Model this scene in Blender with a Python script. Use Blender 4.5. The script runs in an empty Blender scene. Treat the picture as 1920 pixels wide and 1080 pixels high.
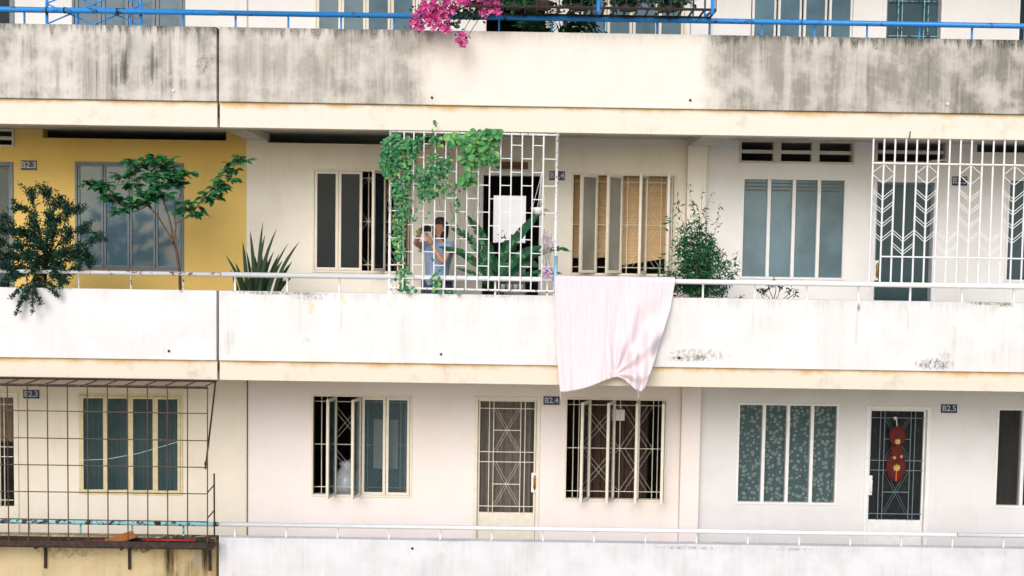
import bpy, bmesh, math, random
from mathutils import Vector, Matrix, Euler
random.seed(7)
PI = math.pi
SC = bpy.context.scene
COL = SC.collection

# ------------------------------------------------------------------ camera
CAM = Vector((0.0, -12.84, 1.25))
FPX, PCY = 2055.0, 605.76
PITCH, YAW, ROLL = -0.0557601, -0.0045401, 0.0153926
ROT = Matrix.Rotation(YAW, 3, 'Z') @ Matrix.Rotation(PI / 2 + PITCH, 3, 'X') @ Matrix.Rotation(ROLL, 3, 'Z')
cd = bpy.data.cameras.new('camera'); cam = bpy.data.objects.new('camera', cd); COL.objects.link(cam)
cd.sensor_width = 36.0; cd.lens = FPX / 1920 * 36.0; cd.shift_y = (PCY - 540) / 1920
cd.clip_start = 0.1; cd.clip_end = 2000
cam.matrix_world = Matrix.Translation(CAM) @ ROT.to_4x4()
SC.camera = cam

# ------------------------------------------------------------------ world, sun, exposure
SUN_EL, SUN_AZ = math.radians(31), math.radians(-14)     # azimuth measured from straight out of the facade
wd = bpy.data.worlds.new('World'); SC.world = wd; wd.use_nodes = True
nt = wd.node_tree; bg = nt.nodes['Background']
sky = nt.nodes.new('ShaderNodeTexSky'); sky.sky_type = 'NISHITA'; sky.sun_disc = False
sky.sun_elevation = SUN_EL; sky.sun_rotation = PI - SUN_AZ
sky.air_density = 1.0; sky.dust_density = 1.5; sky.ozone_density = 1.0
nt.links.new(sky.outputs[0], bg.inputs[0]); bg.inputs[1].default_value = 0.15
sl = bpy.data.lights.new('sun', 'SUN'); sun = bpy.data.objects.new('sun', sl); COL.objects.link(sun)
sl.energy = 1.35; sl.angle = math.radians(36); sl.color = (1.0, 0.965, 0.925)
sdir = Vector((math.sin(SUN_AZ) * math.cos(SUN_EL), -math.cos(SUN_AZ) * math.cos(SUN_EL), math.sin(SUN_EL)))
sun.rotation_euler = sdir.to_track_quat('Z', 'Y').to_euler()
sun.location = (0, -20, 20)
vs = SC.view_settings; vs.view_transform = 'Standard'; vs.look = 'None'; vs.gamma = 1.0; vs.exposure = 0.42

# ------------------------------------------------------------------ helpers
def W(px, py, Y):
    """the point of the plane y = Y that is seen at photo pixel (px, py)"""
    d = ROT @ Vector(((px - 960) / FPX, -(py - PCY) / FPX, -1.0))
    t = (Y - CAM.y) / d.y
    return CAM + d * t
def rect(r, Y):
    x0, y0, x1, y1 = r
    ym, xm = (y0 + y1) / 2, (x0 + x1) / 2
    return (W(x0, ym, Y).x, W(x1, ym, Y).x, W(xm, y1, Y).z, W(xm, y0, Y).z)   # X0 X1 Z0 Z1

class MB:
    def __init__(self): self.v = []; self.f = []; self.M = None
    def add(self, vs, fs):
        n = len(self.v)
        for p in vs:
            p = Vector(p)
            if self.M: p = self.M @ p
            self.v.append(p)
        for f in fs: self.f.append([n + i for i in f])
    def box(self, x0, x1, y0, y1, z0, z1):
        if x0 > x1: x0, x1 = x1, x0
        self.add([(x0,y0,z0),(x1,y0,z0),(x1,y1,z0),(x0,y1,z0),(x0,y0,z1),(x1,y0,z1),(x1,y1,z1),(x0,y1,z1)],
                 [(0,3,2,1),(4,5,6,7),(0,1,5,4),(1,2,6,5),(2,3,7,6),(3,0,4,7)])
    def tube(self, pts, r0, r1=None, n=6, cap=True):
        pts = [Vector(p) for p in pts]; r1 = r0 if r1 is None else r1
        m = len(pts); vs = []; fs = []
        up = None
        for i, p in enumerate(pts):
            d = (pts[min(i+1, m-1)] - pts[max(i-1, 0)])
            d = d.normalized() if d.length > 1e-9 else Vector((0,0,1))
            a = Vector((0,1,0)) if abs(d.y) < .9 else Vector((1,0,0))
            if up is not None: a = up
            s = d.cross(a)
            s = s.normalized() if s.length > 1e-6 else Vector((1,0,0))
            t = s.cross(d).normalized(); up = t
            r = r0 + (r1 - r0) * (i / max(1, m - 1))
            for k in range(n):
                an = 2 * PI * (k + .5) / n
                vs.append(p + s * (r * math.cos(an)) + t * (r * math.sin(an)))
        for i in range(m - 1):
            for k in range(n):
                k2 = (k + 1) % n
                fs.append((i*n+k, i*n+k2, (i+1)*n+k2, (i+1)*n+k))
        if cap:
            fs.append(tuple(range(n))); fs.append(tuple((m-1)*n + k for k in reversed(range(n))))
        self.add(vs, fs)
    def lathe(self, c, prof, n=16):
        c = Vector(c); vs = []; fs = []
        for (r, z) in prof:
            for k in range(n):
                a = 2*PI*k/n; vs.append(c + Vector((r*math.cos(a), r*math.sin(a), z)))
        for i in range(len(prof)-1):
            for k in range(n):
                k2 = (k+1) % n; fs.append((i*n+k, i*n+k2, (i+1)*n+k2, (i+1)*n+k))
        fs.append(tuple(reversed(range(n)))); fs.append(tuple((len(prof)-1)*n+k for k in range(n)))
        self.add(vs, fs)
    def leaf(self, p, d, L, Wd, nrm=None, fold=.18):
        p = Vector(p); d = Vector(d).normalized()
        nrm = Vector(nrm) if nrm is not None else Vector((random.gauss(0,1), random.gauss(0,1)-.6, random.gauss(0,1)+.8))
        s = d.cross(nrm)
        s = s.normalized() if s.length > 1e-6 else Vector((1,0,0))
        n2 = s.cross(d)
        a = p + d*(L*.42)
        self.add([p, a + s*(Wd/2) + n2*(fold*Wd), p + d*L - n2*(L*.08), a - s*(Wd/2) + n2*(fold*Wd)], [(0,1,2),(0,2,3)])
    def oval(self, p, d, L, Wd, nrm, fold=.14):
        p = Vector(p); d = Vector(d).normalized(); s = d.cross(Vector(nrm)); s = s.normalized() if s.length > 1e-6 else Vector((1,0,0)); n2 = s.cross(d)
        a, b, t = p+d*(L*.32), p+d*(L*.68)-n2*(L*.04), p+d*L-n2*(L*.12); k = n2*(fold*Wd)
        self.add([p, a+s*(Wd*.46)+k, b+s*(Wd*.44)+k, t, b-s*(Wd*.44)+k, a-s*(Wd*.46)+k, a, b], [(0,1,6),(6,1,2,7),(7,2,3),(0,6,5),(6,7,4,5),(7,3,4)])
    def blade(self, pts, w0, nrm, tip=.05):
        """long leaf: strip along pts, widest in its middle third"""
        pts = [Vector(p) for p in pts]; m = len(pts); vs = []; fs = []
        for i, p in enumerate(pts):
            t = i/(m-1); d = (pts[min(i+1,m-1)]-pts[max(i-1,0)]).normalized()
            s = d.cross(Vector(nrm)).normalized(); n2 = s.cross(d)
            w = w0 * max(tip, math.sin(PI*(.12+.88*t))**.7)
            vs += [p - s*(w/2) + n2*(.15*w), p, p + s*(w/2) + n2*(.15*w)]
        for i in range(m-1):
            for k in range(2): fs.append((i*3+k, i*3+k+1, (i+1)*3+k+1, (i+1)*3+k))
        self.add(vs, fs)
    def build(self, name, mat, parent=None, smooth=False, bevel=0):
        me = bpy.data.meshes.new(name); me.from_pydata([tuple(v) for v in self.v], [], self.f); me.update()
        if smooth:
            for p in me.polygons: p.use_smooth = True
        o = bpy.data.objects.new(name, me); COL.objects.link(o)
        if mat: me.materials.append(mat)
        if parent:
            o.parent = parent; o.matrix_parent_inverse = parent.matrix_world.inverted() if False else Matrix.Translation(-parent.location)
        if bevel:
            b = o.modifiers.new('bevel', 'BEVEL'); b.width = bevel; b.segments = 2; b.limit_method = 'ANGLE'
        return o
def box(name, mat, parent, x0, x1, y0, y1, z0, z1, bevel=0):
    m = MB(); m.box(x0, x1, y0, y1, z0, z1); return m.build(name, mat, parent, bevel=bevel)
def bar(name, mat, parent, pts, r, n=6, r1=None):
    m = MB(); m.tube(pts, r, r1, n); return m.build(name, mat, parent, smooth=n > 6)
def thing(name, label, cat, loc, group=None):
    o = bpy.data.objects.new(name, None); COL.objects.link(o); o.location = loc; o.empty_display_size = .1
    tag(o, label, cat, group); return o
def tag(o, label, cat, group=None):
    o['label'] = label; o['category'] = cat
    if group: o['group'] = group
    return o

# ------------------------------------------------------------------ materials
def srgb(r, g, b):
    f = lambda c: (c/255/12.92) if c/255 <= .04045 else ((c/255+.055)/1.055)**2.4
    return (f(r), f(g), f(b), 1)
class NT:
    def __init__(self, name):
        self.m = bpy.data.materials.new(name); self.m.use_nodes = True
        self.t = self.m.node_tree; self.b = self.t.nodes['Principled BSDF']
        self.tc = self.t.nodes.new('ShaderNodeTexCoord')
    def n(self, ty, **kw):
        o = self.t.nodes.new('ShaderNode' + ty)
        for k, v in kw.items(): setattr(o, k, v)
        return o
    def l(self, a, b): self.t.links.new(a, b)
    def mapped(self, s, loc=(0,0,0)):
        mp = self.n('Mapping'); mp.inputs['Scale'].default_value = s; mp.inputs['Location'].default_value = loc
        self.l(self.tc.outputs['Object'], mp.inputs[0]); return mp.outputs[0]
    def noise(self, s, scale=1, detail=4, rough=.6, loc=(0,0,0)):
        t = self.n('TexNoise'); t.inputs['Scale'].default_value = scale; t.inputs['Detail'].default_value = detail
        t.inputs['Roughness'].default_value = rough; self.l(self.mapped(s, loc), t.inputs['Vector']); return t.outputs['Fac']
    def ramp(self, fac, stops):
        r = self.n('ValToRGB'); e = r.color_ramp.elements
        while len(e) < len(stops): e.new(.5)
        for el, (p, v) in zip(e, stops):
            el.position = p; el.color = (v, v, v, 1) if not isinstance(v, tuple) else v
        self.l(fac, r.inputs[0]); return r.outputs[0]
    def math(self, op, a, b=None, c=None, clamp=False):
        m = self.n('Math', operation=op); m.use_clamp = clamp
        for i, x in enumerate((a, b, c)):
            if x is None: continue
            if isinstance(x, (int, float)): m.inputs[i].default_value = x
            else: self.l(x, m.inputs[i])
        return m.outputs[0]
    def mix(self, fac, a, b):
        m = self.n('Mix', data_type='RGBA')
        for sock, x in ((m.inputs[0], fac), (m.inputs[6], a), (m.inputs[7], b)):
            if isinstance(x, (int, float)): sock.default_value = x
            elif isinstance(x, tuple): sock.default_value = x
            else: self.l(x, sock)
        return m.outputs[2]
    def sep(self):
        s = self.n('SeparateXYZ'); self.l(self.tc.outputs['Object'], s.inputs[0]); return s.outputs
    def smooth(self, v, a, b):
        r = self.n('MapRange', interpolation_type='SMOOTHSTEP'); self.l(v, r.inputs[0])
        r.inputs[1].default_value = a; r.inputs[2].default_value = b; return r.outputs[0]
    def bump(self, h, strength=.3, dist=.01):
        bn = self.n('Bump'); bn.inputs['Strength'].default_value = strength; bn.inputs['Distance'].default_value = dist
        self.l(h, bn.inputs['Height']); self.l(bn.outputs[0], self.b.inputs['Normal'])
    def out(self, col, rough=.7, spec=.3):
        if isinstance(col, tuple): self.b.inputs['Base Color'].default_value = col
        else: self.l(col, self.b.inputs['Base Color'])
        self.b.inputs['Roughness'].default_value = rough; self.b.inputs['Specular IOR Level'].default_value = spec
        return self.m
def dim(c, k): return (c[0]*k, c[1]*k, c[2]*k, 1)
def plain(name, c, rough=.55, var=.15, scale=12, metal=0, spec=.4):
    m = NT(name); nz = m.noise((1,1,1), scale, 4, .6)
    m.out(m.mix(m.ramp(nz, [(.3, 0.), (.7, 1.)]), dim(c, 1-var), dim(c, 1+var*.5)), rough, spec)
    m.b.inputs['Metallic'].default_value = metal
    m.bump(nz, .1, .004); return m.m
def rusty(name, c, rust, amt=.5, scale=18, rough=.5):
    """paint chipped down to rust"""
    m = NT(name); nz = m.noise((1,1,1), scale, 5, .7)
    f = m.ramp(nz, [(max(0, .62 - amt*.35), 0.), (max(.02, .66 - amt*.35), 1.)])
    m.out(m.mix(f, c, rust), rough, .4); m.bump(f, .2, .003); return m.m
def wallpaint(name, c, dirt, amt=.35):
    m = NT(name)
    a = m.noise((1,1,1), 1.1, 5, .6); b = m.noise((5,5,.7), 1.0, 5, .65); g = m.noise((1,1,1), 60, 3, .6)
    x = m.mix(m.math('MULTIPLY', m.ramp(a, [(.42, 0.), (.72, 1.)]), amt), c, dirt)
    x = m.mix(m.math('MULTIPLY', m.ramp(b, [(.55, 0.), (.75, 1.)]), amt*.8), x, dirt)
    x = m.mix(m.math('MULTIPLY', m.ramp(g, [(.35, 1.), (.55, 0.)]), .12), x, dim(c, .55))
    m.out(x, .85, .2); m.bump(g, .25, .004); return m.m
def stained(name, base, zones, top, bottom, floor=.18, grime=srgb(132,130,124), dark=srgb(46,54,52), spots=(), streak=1.0, edge=1.0, basedirt=.12):
    """weathered parapet plaster. zones: (X, amount) ramp of grime along the parapet; spots: (X, Z, rx, rz, colour, strength)"""
    m = NT(name); X, Y, Z = m.sep()
    wob = m.noise((1,1,1), 3.0, 5, .7)
    xw = m.math('ADD', X, m.math('MULTIPLY', m.math('SUBTRACT', wob, .5), .55))
    zone = m.ramp(m.math('DIVIDE', m.math('ADD', xw, 9.0), 18.0), [((x+9)/18, float(v)) for x, v in zones])
    st1 = m.noise((6,6,.35), 1.0, 6, .68); st2 = m.noise((17,17,.5), 1.0, 6, .7, (3,0,0)); bl = m.noise((1,1,1), 2.2, 6, .65)
    fine = m.noise((1,1,1), 45, 4, .7)
    g = m.math('MULTIPLY', m.ramp(st1, [(.38,.25),(.62,1.)]), m.ramp(bl, [(.36,.15),(.58,1.)]))
    g = m.math('MULTIPLY', m.math('ADD', m.math('MULTIPLY', g, .95), floor, clamp=True), zone)
    col = m.mix(m.math('ADD', m.math('MULTIPLY', g, .95), m.math('MULTIPLY', m.ramp(bl, [(.45,0.),(.75,1.)]), basedirt), clamp=True), base, grime)
    dk = m.math('MULTIPLY', m.ramp(st2, [(.49,0.),(.66,1.)]), m.ramp(bl, [(.44,0.),(.62,1.)]))
    dk = m.math('MULTIPLY', m.math('MULTIPLY', dk, zone), streak)
    col = m.mix(m.math('MULTIPLY', dk, .8, clamp=True), col, dark)
    # mould creeping down from the top edge
    depth = m.math('SUBTRACT', top, Z)
    ragged = m.math('ADD', m.math('MULTIPLY', m.noise((11,11,.6), 1.0, 6, .75, (0,0,5)), .75), -.30)
    ed = m.smooth(m.math('SUBTRACT', ragged, depth), -.03, .09)
    ed = m.math('MULTIPLY', m.math('MULTIPLY', ed, m.math('ADD', m.math('MULTIPLY', zone, .9), .12*edge)), edge)
    col = m.mix(m.math('MULTIPLY', ed, m.ramp(fine, [(.3,.35),(.6,1.)]), clamp=True), col, dark)
    stN = m.noise((30,30,2.2), 1, 5, .7); spN = m.noise((1,1,1), 22, 5, .8); fineN = m.noise((26,26,15), 1, 5, .75, (7,1,2))
    for (sx, sz, rx, rz, sc, ss) in spots:
        dx = m.math('DIVIDE', m.math('SUBTRACT', X, sx), rx); dz = m.math('DIVIDE', m.math('SUBTRACT', Z, sz), rz)
        d = m.math('ADD', m.math('MULTIPLY', dx, dx), m.math('MULTIPLY', dz, dz))
        tall = rz > 2.2*rx
        nz = stN if tall else spN
        d = m.math('ADD', d, m.math('MULTIPLY', m.math('SUBTRACT', nz, .5), 3.5 if tall else 5.0))
        mk = m.smooth(d, 1.3, -.4 if tall else .2)
        if not tall: mk = m.math('MULTIPLY', mk, m.ramp(fineN, [(.42,0.),(.6,1.)]))
        col = m.mix(m.math('MULTIPLY', mk, ss), col, sc)
    m.out(col, .88, .15); m.bump(m.math('ADD', fine, m.math('MULTIPLY', g, .5)), .3, .006); return m.m
def beam_mat(name, base, top, yellow_shade=srgb(196,150,62), grey=srgb(120,116,108), amt=.8):
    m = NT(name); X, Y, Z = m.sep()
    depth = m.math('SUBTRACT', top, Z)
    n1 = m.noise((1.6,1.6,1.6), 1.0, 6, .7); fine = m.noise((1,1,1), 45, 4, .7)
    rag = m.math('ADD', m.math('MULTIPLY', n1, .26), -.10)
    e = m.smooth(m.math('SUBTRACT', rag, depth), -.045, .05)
    col = m.mix(m.math('MULTIPLY', e, amt), base, yellow_shade)  # yellow shadow line under the parapet lip, painted in with a ragged edge
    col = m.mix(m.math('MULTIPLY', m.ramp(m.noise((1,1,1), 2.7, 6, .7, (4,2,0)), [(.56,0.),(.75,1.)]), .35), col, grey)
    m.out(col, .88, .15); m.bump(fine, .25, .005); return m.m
def glass(name, c, alpha=.8, rough=.12, var=.25, spec=.5):
    m = NT(name); nz = m.noise((1,1,1), 1.6, 3, .5); fr = m.noise((1,1,1), 90, 2, .5)
    m.out(m.mix(m.ramp(nz, [(.3,0.),(.7,1.)]), dim(c, 1-var), dim(c, 1+var)), rough, spec)
    m.b.inputs['Alpha'].default_value = alpha; m.bump(fr, .08, .002); return m.m
def foliage(name, c1, c2, c3=None, rough=.45, trans=.25):
    m = NT(name); g = m.n('NewGeometry')
    r = m.n('ValToRGB'); e = r.color_ramp.elements; e[0].color = c1; e[1].color = c2
    if c3: k = e.new(.85); k.color = c2; e[2].color = c3
    m.l(g.outputs['Random Per Island'], r.inputs[0])
    m.out(r.outputs[0], rough, .35)
    tr = m.n('BsdfTranslucent'); m.l(r.outputs[0], tr.inputs[0])
    mx = m.n('MixShader'); mx.inputs[0].default_value = trans
    m.l(m.b.outputs[0], mx.inputs[1]); m.l(tr.outputs[0], mx.inputs[2])
    m.l(mx.outputs[0], m.t.nodes['Material Output'].inputs[0]); return m.m

WHITE = (.80,.79,.78,1)
MT = {}
MT['white_paint'] = plain('white_paint', (.80,.80,.80,1), .45, .06)
MT['cream_frame'] = plain('cream_frame', srgb(224,216,200), .5, .08)
MT['white_frame'] = plain('white_frame', srgb(226,225,223), .5, .08)
MT['yellow_frame'] = plain('yellow_frame', srgb(212,198,160), .5, .15)
MT['grey_frame'] = plain('grey_frame', srgb(112,122,130), .45, .12)
MT['blue_paint'] = rusty('blue_paint', srgb(44,134,208), srgb(40,42,60), .08, 9, .35)
MT['turquoise'] = rusty('turquoise', srgb(140,192,198), srgb(50,42,36), .3, 16, .5)
MT['rust'] = rusty('rust', srgb(96,74,60), srgb(52,34,26), .7, 25, .75)
MT['rust_grey'] = rusty('rust_grey', srgb(128,118,108), srgb(84,64,50), .75, 30, .7)
MT['black_metal'] = plain('black_metal', (.018,.017,.017,1), .6, .3)
MT['dark_joint'] = plain('dark_joint', (.02,.02,.02,1), .9)
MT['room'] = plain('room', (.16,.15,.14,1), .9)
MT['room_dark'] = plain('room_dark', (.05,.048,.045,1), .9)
MT['ceiling'] = wallpaint('ceiling', srgb(206,203,194), srgb(120,118,110), .5)
MT['concrete'] = wallpaint('concrete', srgb(150,146,138), srgb(100,98,92), .5)
MT['wall_yellow'] = wallpaint('wall_yellow', srgb(225,193,114), srgb(208,168,82), .3)
MT['wall_cream'] = wallpaint('wall_cream', srgb(235,229,217), srgb(208,197,172), .4)
MT['wall_pink'] = wallpaint('wall_pink', srgb(233,224,221), srgb(222,206,190), .4)
MT['wall_tan'] = wallpaint('wall_tan', srgb(229,221,207), srgb(202,188,158), .4)
MT['wall_white'] = wallpaint('wall_white', srgb(230,228,227), srgb(204,198,188), .4)
MT['wall_grey'] = wallpaint('wall_grey', srgb(219,217,217), srgb(190,185,180), .4)
MT['glass_teal'] = glass('glass_teal', (.04,.09,.105,1), .6)
MT['glass_dark'] = glass('glass_dark', (.016,.028,.036,1), .8, .15, .25, .15)
MT['glass_blue'] = glass('glass_blue', (.09,.165,.215,1), .9, .07)
MT['glass_bluegreen'] = glass('glass_bluegreen', (.10,.175,.215,1), .85, .12, .4)
MT['glass_clear'] = glass('glass_clear', (.03,.04,.04,1), .28, .06)
MT['glass_etch'] = plain('glass_etch', (.05,.08,.085,1), .3)

# ------------------------------------------------------------------ levels
YW = 1.40            # front of the flats' wall behind the open corridor
TH = 0.16
YB = 7.6             # back wall of the flats
XJ = -3.392          # movement joint of the block
XC0, XC1 = W(1285, 500, YW-.12).x, W(1321, 500, YW-.12).x       # column
XL, XR = -9.0, 9.0
ZF = {'top': 3.02, 'mid': 0.0, 'low': -2.95}                      # floor levels
PT = {'top': 1.25+2.659, 'mid': 1.25-.389, 'low': 1.25-3.316}      # parapet tops
PB = {'top': 1.25+1.805, 'mid': 1.25-1.21, 'low': 1.25-4.13}       # parapet bottoms
BB = {'top': 1.25+1.511, 'mid': 1.25-1.443, 'low': 1.25-4.37}      # beam bottoms = soffits
GROUND = -6.2
ROOFB = BB['top'] + 3.02

# ------------------------------------------------------------------ ground
g = MB(); g.add([(-400,-400,GROUND),(400,-400,GROUND),(400,400,GROUND),(-400,400,GROUND)], [(0,1,2,3)])
go = g.build('ground', wallpaint('ground_concrete', srgb(178,168,150), srgb(142,134,120), .5)); go['kind'] = 'structure'

# ------------------------------------------------------------------ building
B = thing('apartment_building', 'long pale apartment block with open access corridors and stained parapets', 'building', (0,0,GROUND))
def wall(mat, x0, x1, z0, z1, holes, y0=YW, y1=YW+TH, name='wall'):
    xs = sorted({x0, x1} | {max(x0,min(x1,h[i])) for h in holes for i in (0,1)})
    zs = sorted({z0, z1} | {max(z0,min(z1,h[i])) for h in holes for i in (2,3)})
    def solid(i, j):
        if i < 0 or j < 0 or i >= len(xs)-1 or j >= len(zs)-1: return False
        cx, cz = (xs[i]+xs[i+1])/2, (zs[j]+zs[j+1])/2
        return not any(h[0] < cx < h[1] and h[2] < cz < h[3] for h in holes)
    m = MB()
    for i in range(len(xs)-1):
        for j in range(len(zs)-1):
            if not solid(i, j): continue
            a, b, c, d = xs[i], xs[i+1], zs[j], zs[j+1]
            m.add([(a,y0,c),(b,y0,c),(b,y0,d),(a,y0,d)], [(0,1,2,3)])
            m.add([(a,y1,c),(b,y1,c),(b,y1,d),(a,y1,d)], [(3,2,1,0)])
            if not solid(i-1,j): m.add([(a,y0,c),(a,y0,d),(a,y1,d),(a,y1,c)], [(0,1,2,3)])
            if not solid(i+1,j): m.add([(b,y0,c),(b,y1,c),(b,y1,d),(b,y0,d)], [(0,1,2,3)])
            if not solid(i,j-1): m.add([(a,y0,c),(a,y1,c),(b,y1,c),(b,y0,c)], [(0,1,2,3)])
            if not solid(i,j+1): m.add([(a,y0,d),(b,y0,d),(b,y1,d),(a,y1,d)], [(0,1,2,3)])
    return m.build(name, mat, B)

ROWS = {'mid': {'A': [], 'B': [], 'C': []}, 'low': {'A': [], 'B': [], 'C': []}, 'top': {'A': [], 'B': [], 'C': []}}
def R(px0, py0, px1, py1): return rect((px0, py0, px1, py1), YW)
def hole(fl, un, r): ROWS[fl][un].append(r); return r
def toflr(r, fl): return (r[0], r[1], ZF[fl]+.004, r[3])
H = {}
H['M0'] = hole('mid','A', toflr(R(-95,303,26,530), 'mid')); H['M0t'] = hole('mid','A', R(-95,241,27,275))
H['Mslot1'] = hole('mid','A', R(80,243,424,261)); H['M1'] = hole('mid','A', R(141,304,345,507))
H['Mslot2'] = hole('mid','B', R(501,251,835,270)); H['M2'] = hole('mid','B', R(585,317,774,512))
H['Md'] = hole('mid','B', toflr(R(898,322,1018,545), 'mid')); H['M3'] = hole('mid','B', R(1070,325,1266,517))
H['M4t'] = hole('mid','C', R(1386,263,1602,307)); H['M4'] = hole('mid','C', R(1389,333,1585,524))
H['M5t'] = hole('mid','C', R(1641,263,1776,307)); H['M5'] = hole('mid','C', toflr(R(1634,335,1756,555), 'mid'))
H['Mslot3'] = hole('mid','C', R(1832,271,2080,287)); H['M6'] = hole('mid','C', R(1886,336,2085,530))
H['L0'] = hole('low','A', toflr(R(-85,735,35,950), 'low')); H['L1'] = hole('low','A', R(148,738,343,928))
H['L2'] = hole('low','B', R(583,740,773,932)); H['Ld'] = hole('low','B', toflr(R(888,743,1012,1000), 'low'))
H['L3'] = hole('low','B', R(1058,746,1250,940))
H['L4'] = hole('low','C', R(1381,756,1571,946)); H['L5'] = hole('low','C', toflr(R(1621,761,1742,1000), 'low'))
H['L6'] = hole('low','C', R(1866,766,2060,953))
def topr(px0, px1, ref):
    return (W(px0,20,YW).x, W(px1,20,YW).x, H[ref][2]+3.0, H[ref][3]+3.0)
H['T0'] = hole('top','A', toflr(topr(-110,27,'M0'), 'top')); H['T1'] = hole('top','A', topr(135,347,'M1'))
H['T2'] = hole('top','B', topr(589,784,'M2')); H['Td'] = hole('top','B', toflr(topr(905,1030,'Md'), 'top'))
H['T3'] = hole('top','B', topr(1085,1288,'M3')); H['T4'] = hole('top','C', topr(1404,1604,'M4'))
H['T5'] = hole('top','C', toflr(topr(1655,1772,'M5'), 'top')); H['T6'] = hole('top','C', topr(1908,2110,'M6'))

PAINT = {('mid','A'):'wall_yellow',('mid','B'):'wall_cream',('mid','C'):'wall_white',
         ('low','A'):'wall_tan',('low','B'):'wall_pink',('low','C'):'wall_grey',
         ('top','A'):'wall_white',('top','B'):'wall_white',('top','C'):'wall_white'}
XCm = (XC0+XC1)/2
SPAN = {'A': (XL, XJ), 'B': (XJ, XCm), 'C': (XCm, XR)}
SOF = .105
CEILZ = {'top': ROOFB, 'mid': BB['top']+SOF, 'low': BB['mid']+SOF}
for fl in ('top','mid','low'):
    for un in 'ABC':
        a, b = SPAN[un]
        wall(MT[PAINT[fl,un]], a+.001, b-.001, ZF[fl], CEILZ[fl]-.002, ROWS[fl][un])
    # rooms behind
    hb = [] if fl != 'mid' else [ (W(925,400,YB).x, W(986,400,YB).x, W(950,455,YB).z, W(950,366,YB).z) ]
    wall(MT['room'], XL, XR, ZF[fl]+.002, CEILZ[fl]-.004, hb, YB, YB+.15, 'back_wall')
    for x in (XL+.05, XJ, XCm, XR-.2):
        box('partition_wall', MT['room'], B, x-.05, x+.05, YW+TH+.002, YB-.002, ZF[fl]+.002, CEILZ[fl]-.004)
    box('column', MT['wall_cream' if fl=='mid' else PAINT[fl,'B']], B, XC0, XC1, YW-.12, YW-.003, ZF[fl]+.002, CEILZ[fl]-.003, bevel=.006)
    for xa, xb in ((XC0, XC1+.10), (XJ+.012, XJ+.26)):
        box('lintel_beam', MT['ceiling'], B, xa, xb, .202, YW-.003 if xa < 0 else YW-.124, CEILZ[fl]-SOF+.004, CEILZ[fl]-.003)
# floor slabs (two blocks either side of the movement joint)
for fl in ('top','mid','low'):
    for a, b in ((XL, XJ-.006), (XJ+.006, XR)):
        box('floor_slab', MT['ceiling'], B, a, b, .20, YB+.3, BB[fl]+SOF, ZF[fl])
for a, b in ((XL, XJ-.006), (XJ+.006, XR)):
    box('roof_slab', MT['concrete'], B, a, b, -.1, YB+.3, ROOFB, ROOFB+.3)
for fl in ('top','mid','low'): box('joint_filler', MT['dark_joint'], B, XJ-.005, XJ+.005, .05, 1.38, BB[fl]+SOF+.01, ZF[fl]-.01)
wall(MT['concrete'], XL, XR, GROUND, BB['low']-.002, [], YW, YW+TH)

# beams and parapets with weathering; beams also carry a painted shadow line
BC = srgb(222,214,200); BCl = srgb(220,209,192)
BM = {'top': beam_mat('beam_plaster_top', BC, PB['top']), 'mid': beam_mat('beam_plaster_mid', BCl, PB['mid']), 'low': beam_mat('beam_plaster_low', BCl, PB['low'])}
def SP(px, py, rx, rz, c, s):
    p = W(px, py, 0); return (p.x, p.z, rx/160, rz/160, c, s)
MO = srgb(70,72,68); OCH = srgb(226,196,140); GR = srgb(150,146,136)
X_ = lambda px, py=120: W(px, py, 0).x
PM = {}
PM['top','A'] = stained('parapet_plaster_top_left', srgb(222,214,205), [(-9,.7),(X_(30),.75),(X_(130),.5),(X_(200),.85),(X_(300),1.0),(X_(330),.5),(X_(385),.9),(9,.9)], PT['top'], PB['top'], streak=1.3,
    spots=[SP(232,125,9,38,MO,.85),SP(240,95,7,40,MO,.6),SP(286,115,5,40,MO,.85),SP(380,122,12,18,MO,.8),SP(108,140,4,42,srgb(120,118,90),.7),SP(262,80,20,60,srgb(150,152,150),.5)])
PM['top','B'] = stained('parapet_plaster_top_right', srgb(228,221,211), [(-9,.75),(X_(410),.7),(X_(480),.6),(X_(660),.8),(X_(770),.75),(X_(815),.12),(X_(900),0.),(X_(1310),0.),(X_(1360),.85),(X_(1600),.85),(X_(1900),1.),(9,1.)], PT['top'], PB['top'], grime=srgb(132,128,119), streak=.6, floor=.42,
    spots=[SP(615,105,10,40,srgb(136,130,116),.5),SP(1643,86,4,8,srgb(30,30,28),.9)])
PM['mid','A'] = stained('parapet_plaster_mid_left', srgb(225,223,224), [(-9,.08),(9,.12)], PT['mid'], PB['mid'], edge=.35, basedirt=.07, spots=[SP(340,545,4,6,MO,.8)])
PM['mid','B'] = stained('parapet_plaster_mid_right', srgb(227,224,223), [(-9,.1),(X_(640),.1),(X_(1000),.12),(X_(1250),.1),(X_(1700),.13),(9,.2)], PT['mid'], PB['mid'], edge=.8, basedirt=.07,
    spots=[SP(520,549,85,4,MO,.8),SP(585,556,35,8,GR,.7),SP(583,575,7,14,OCH,.85),SP(643,563,7,11,OCH,.85),SP(731,573,6,9,OCH,.5),SP(935,552,40,7,GR,.75),
           SP(1310,665,55,12,GR,.75),SP(1275,672,26,7,MO,.55),SP(1312,672,14,7,MO,.8),SP(1750,683,38,11,MO,.85),SP(1772,668,12,9,GR,.7),SP(1610,577,4,9,MO,.9),
           SP(1845,568,40,4,MO,.8),SP(1885,571,16,5,srgb(96,100,60),.9),SP(1606,610,3,40,srgb(176,160,140),.45),SP(1703,600,3,30,srgb(176,165,150),.3),SP(640,600,3,30,srgb(182,168,150),.35),SP(1412,595,3,30,srgb(182,168,150),.3),SP(430,640,10,30,GR,.3),SP(575,640,10,10,GR,.3)])
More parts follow.
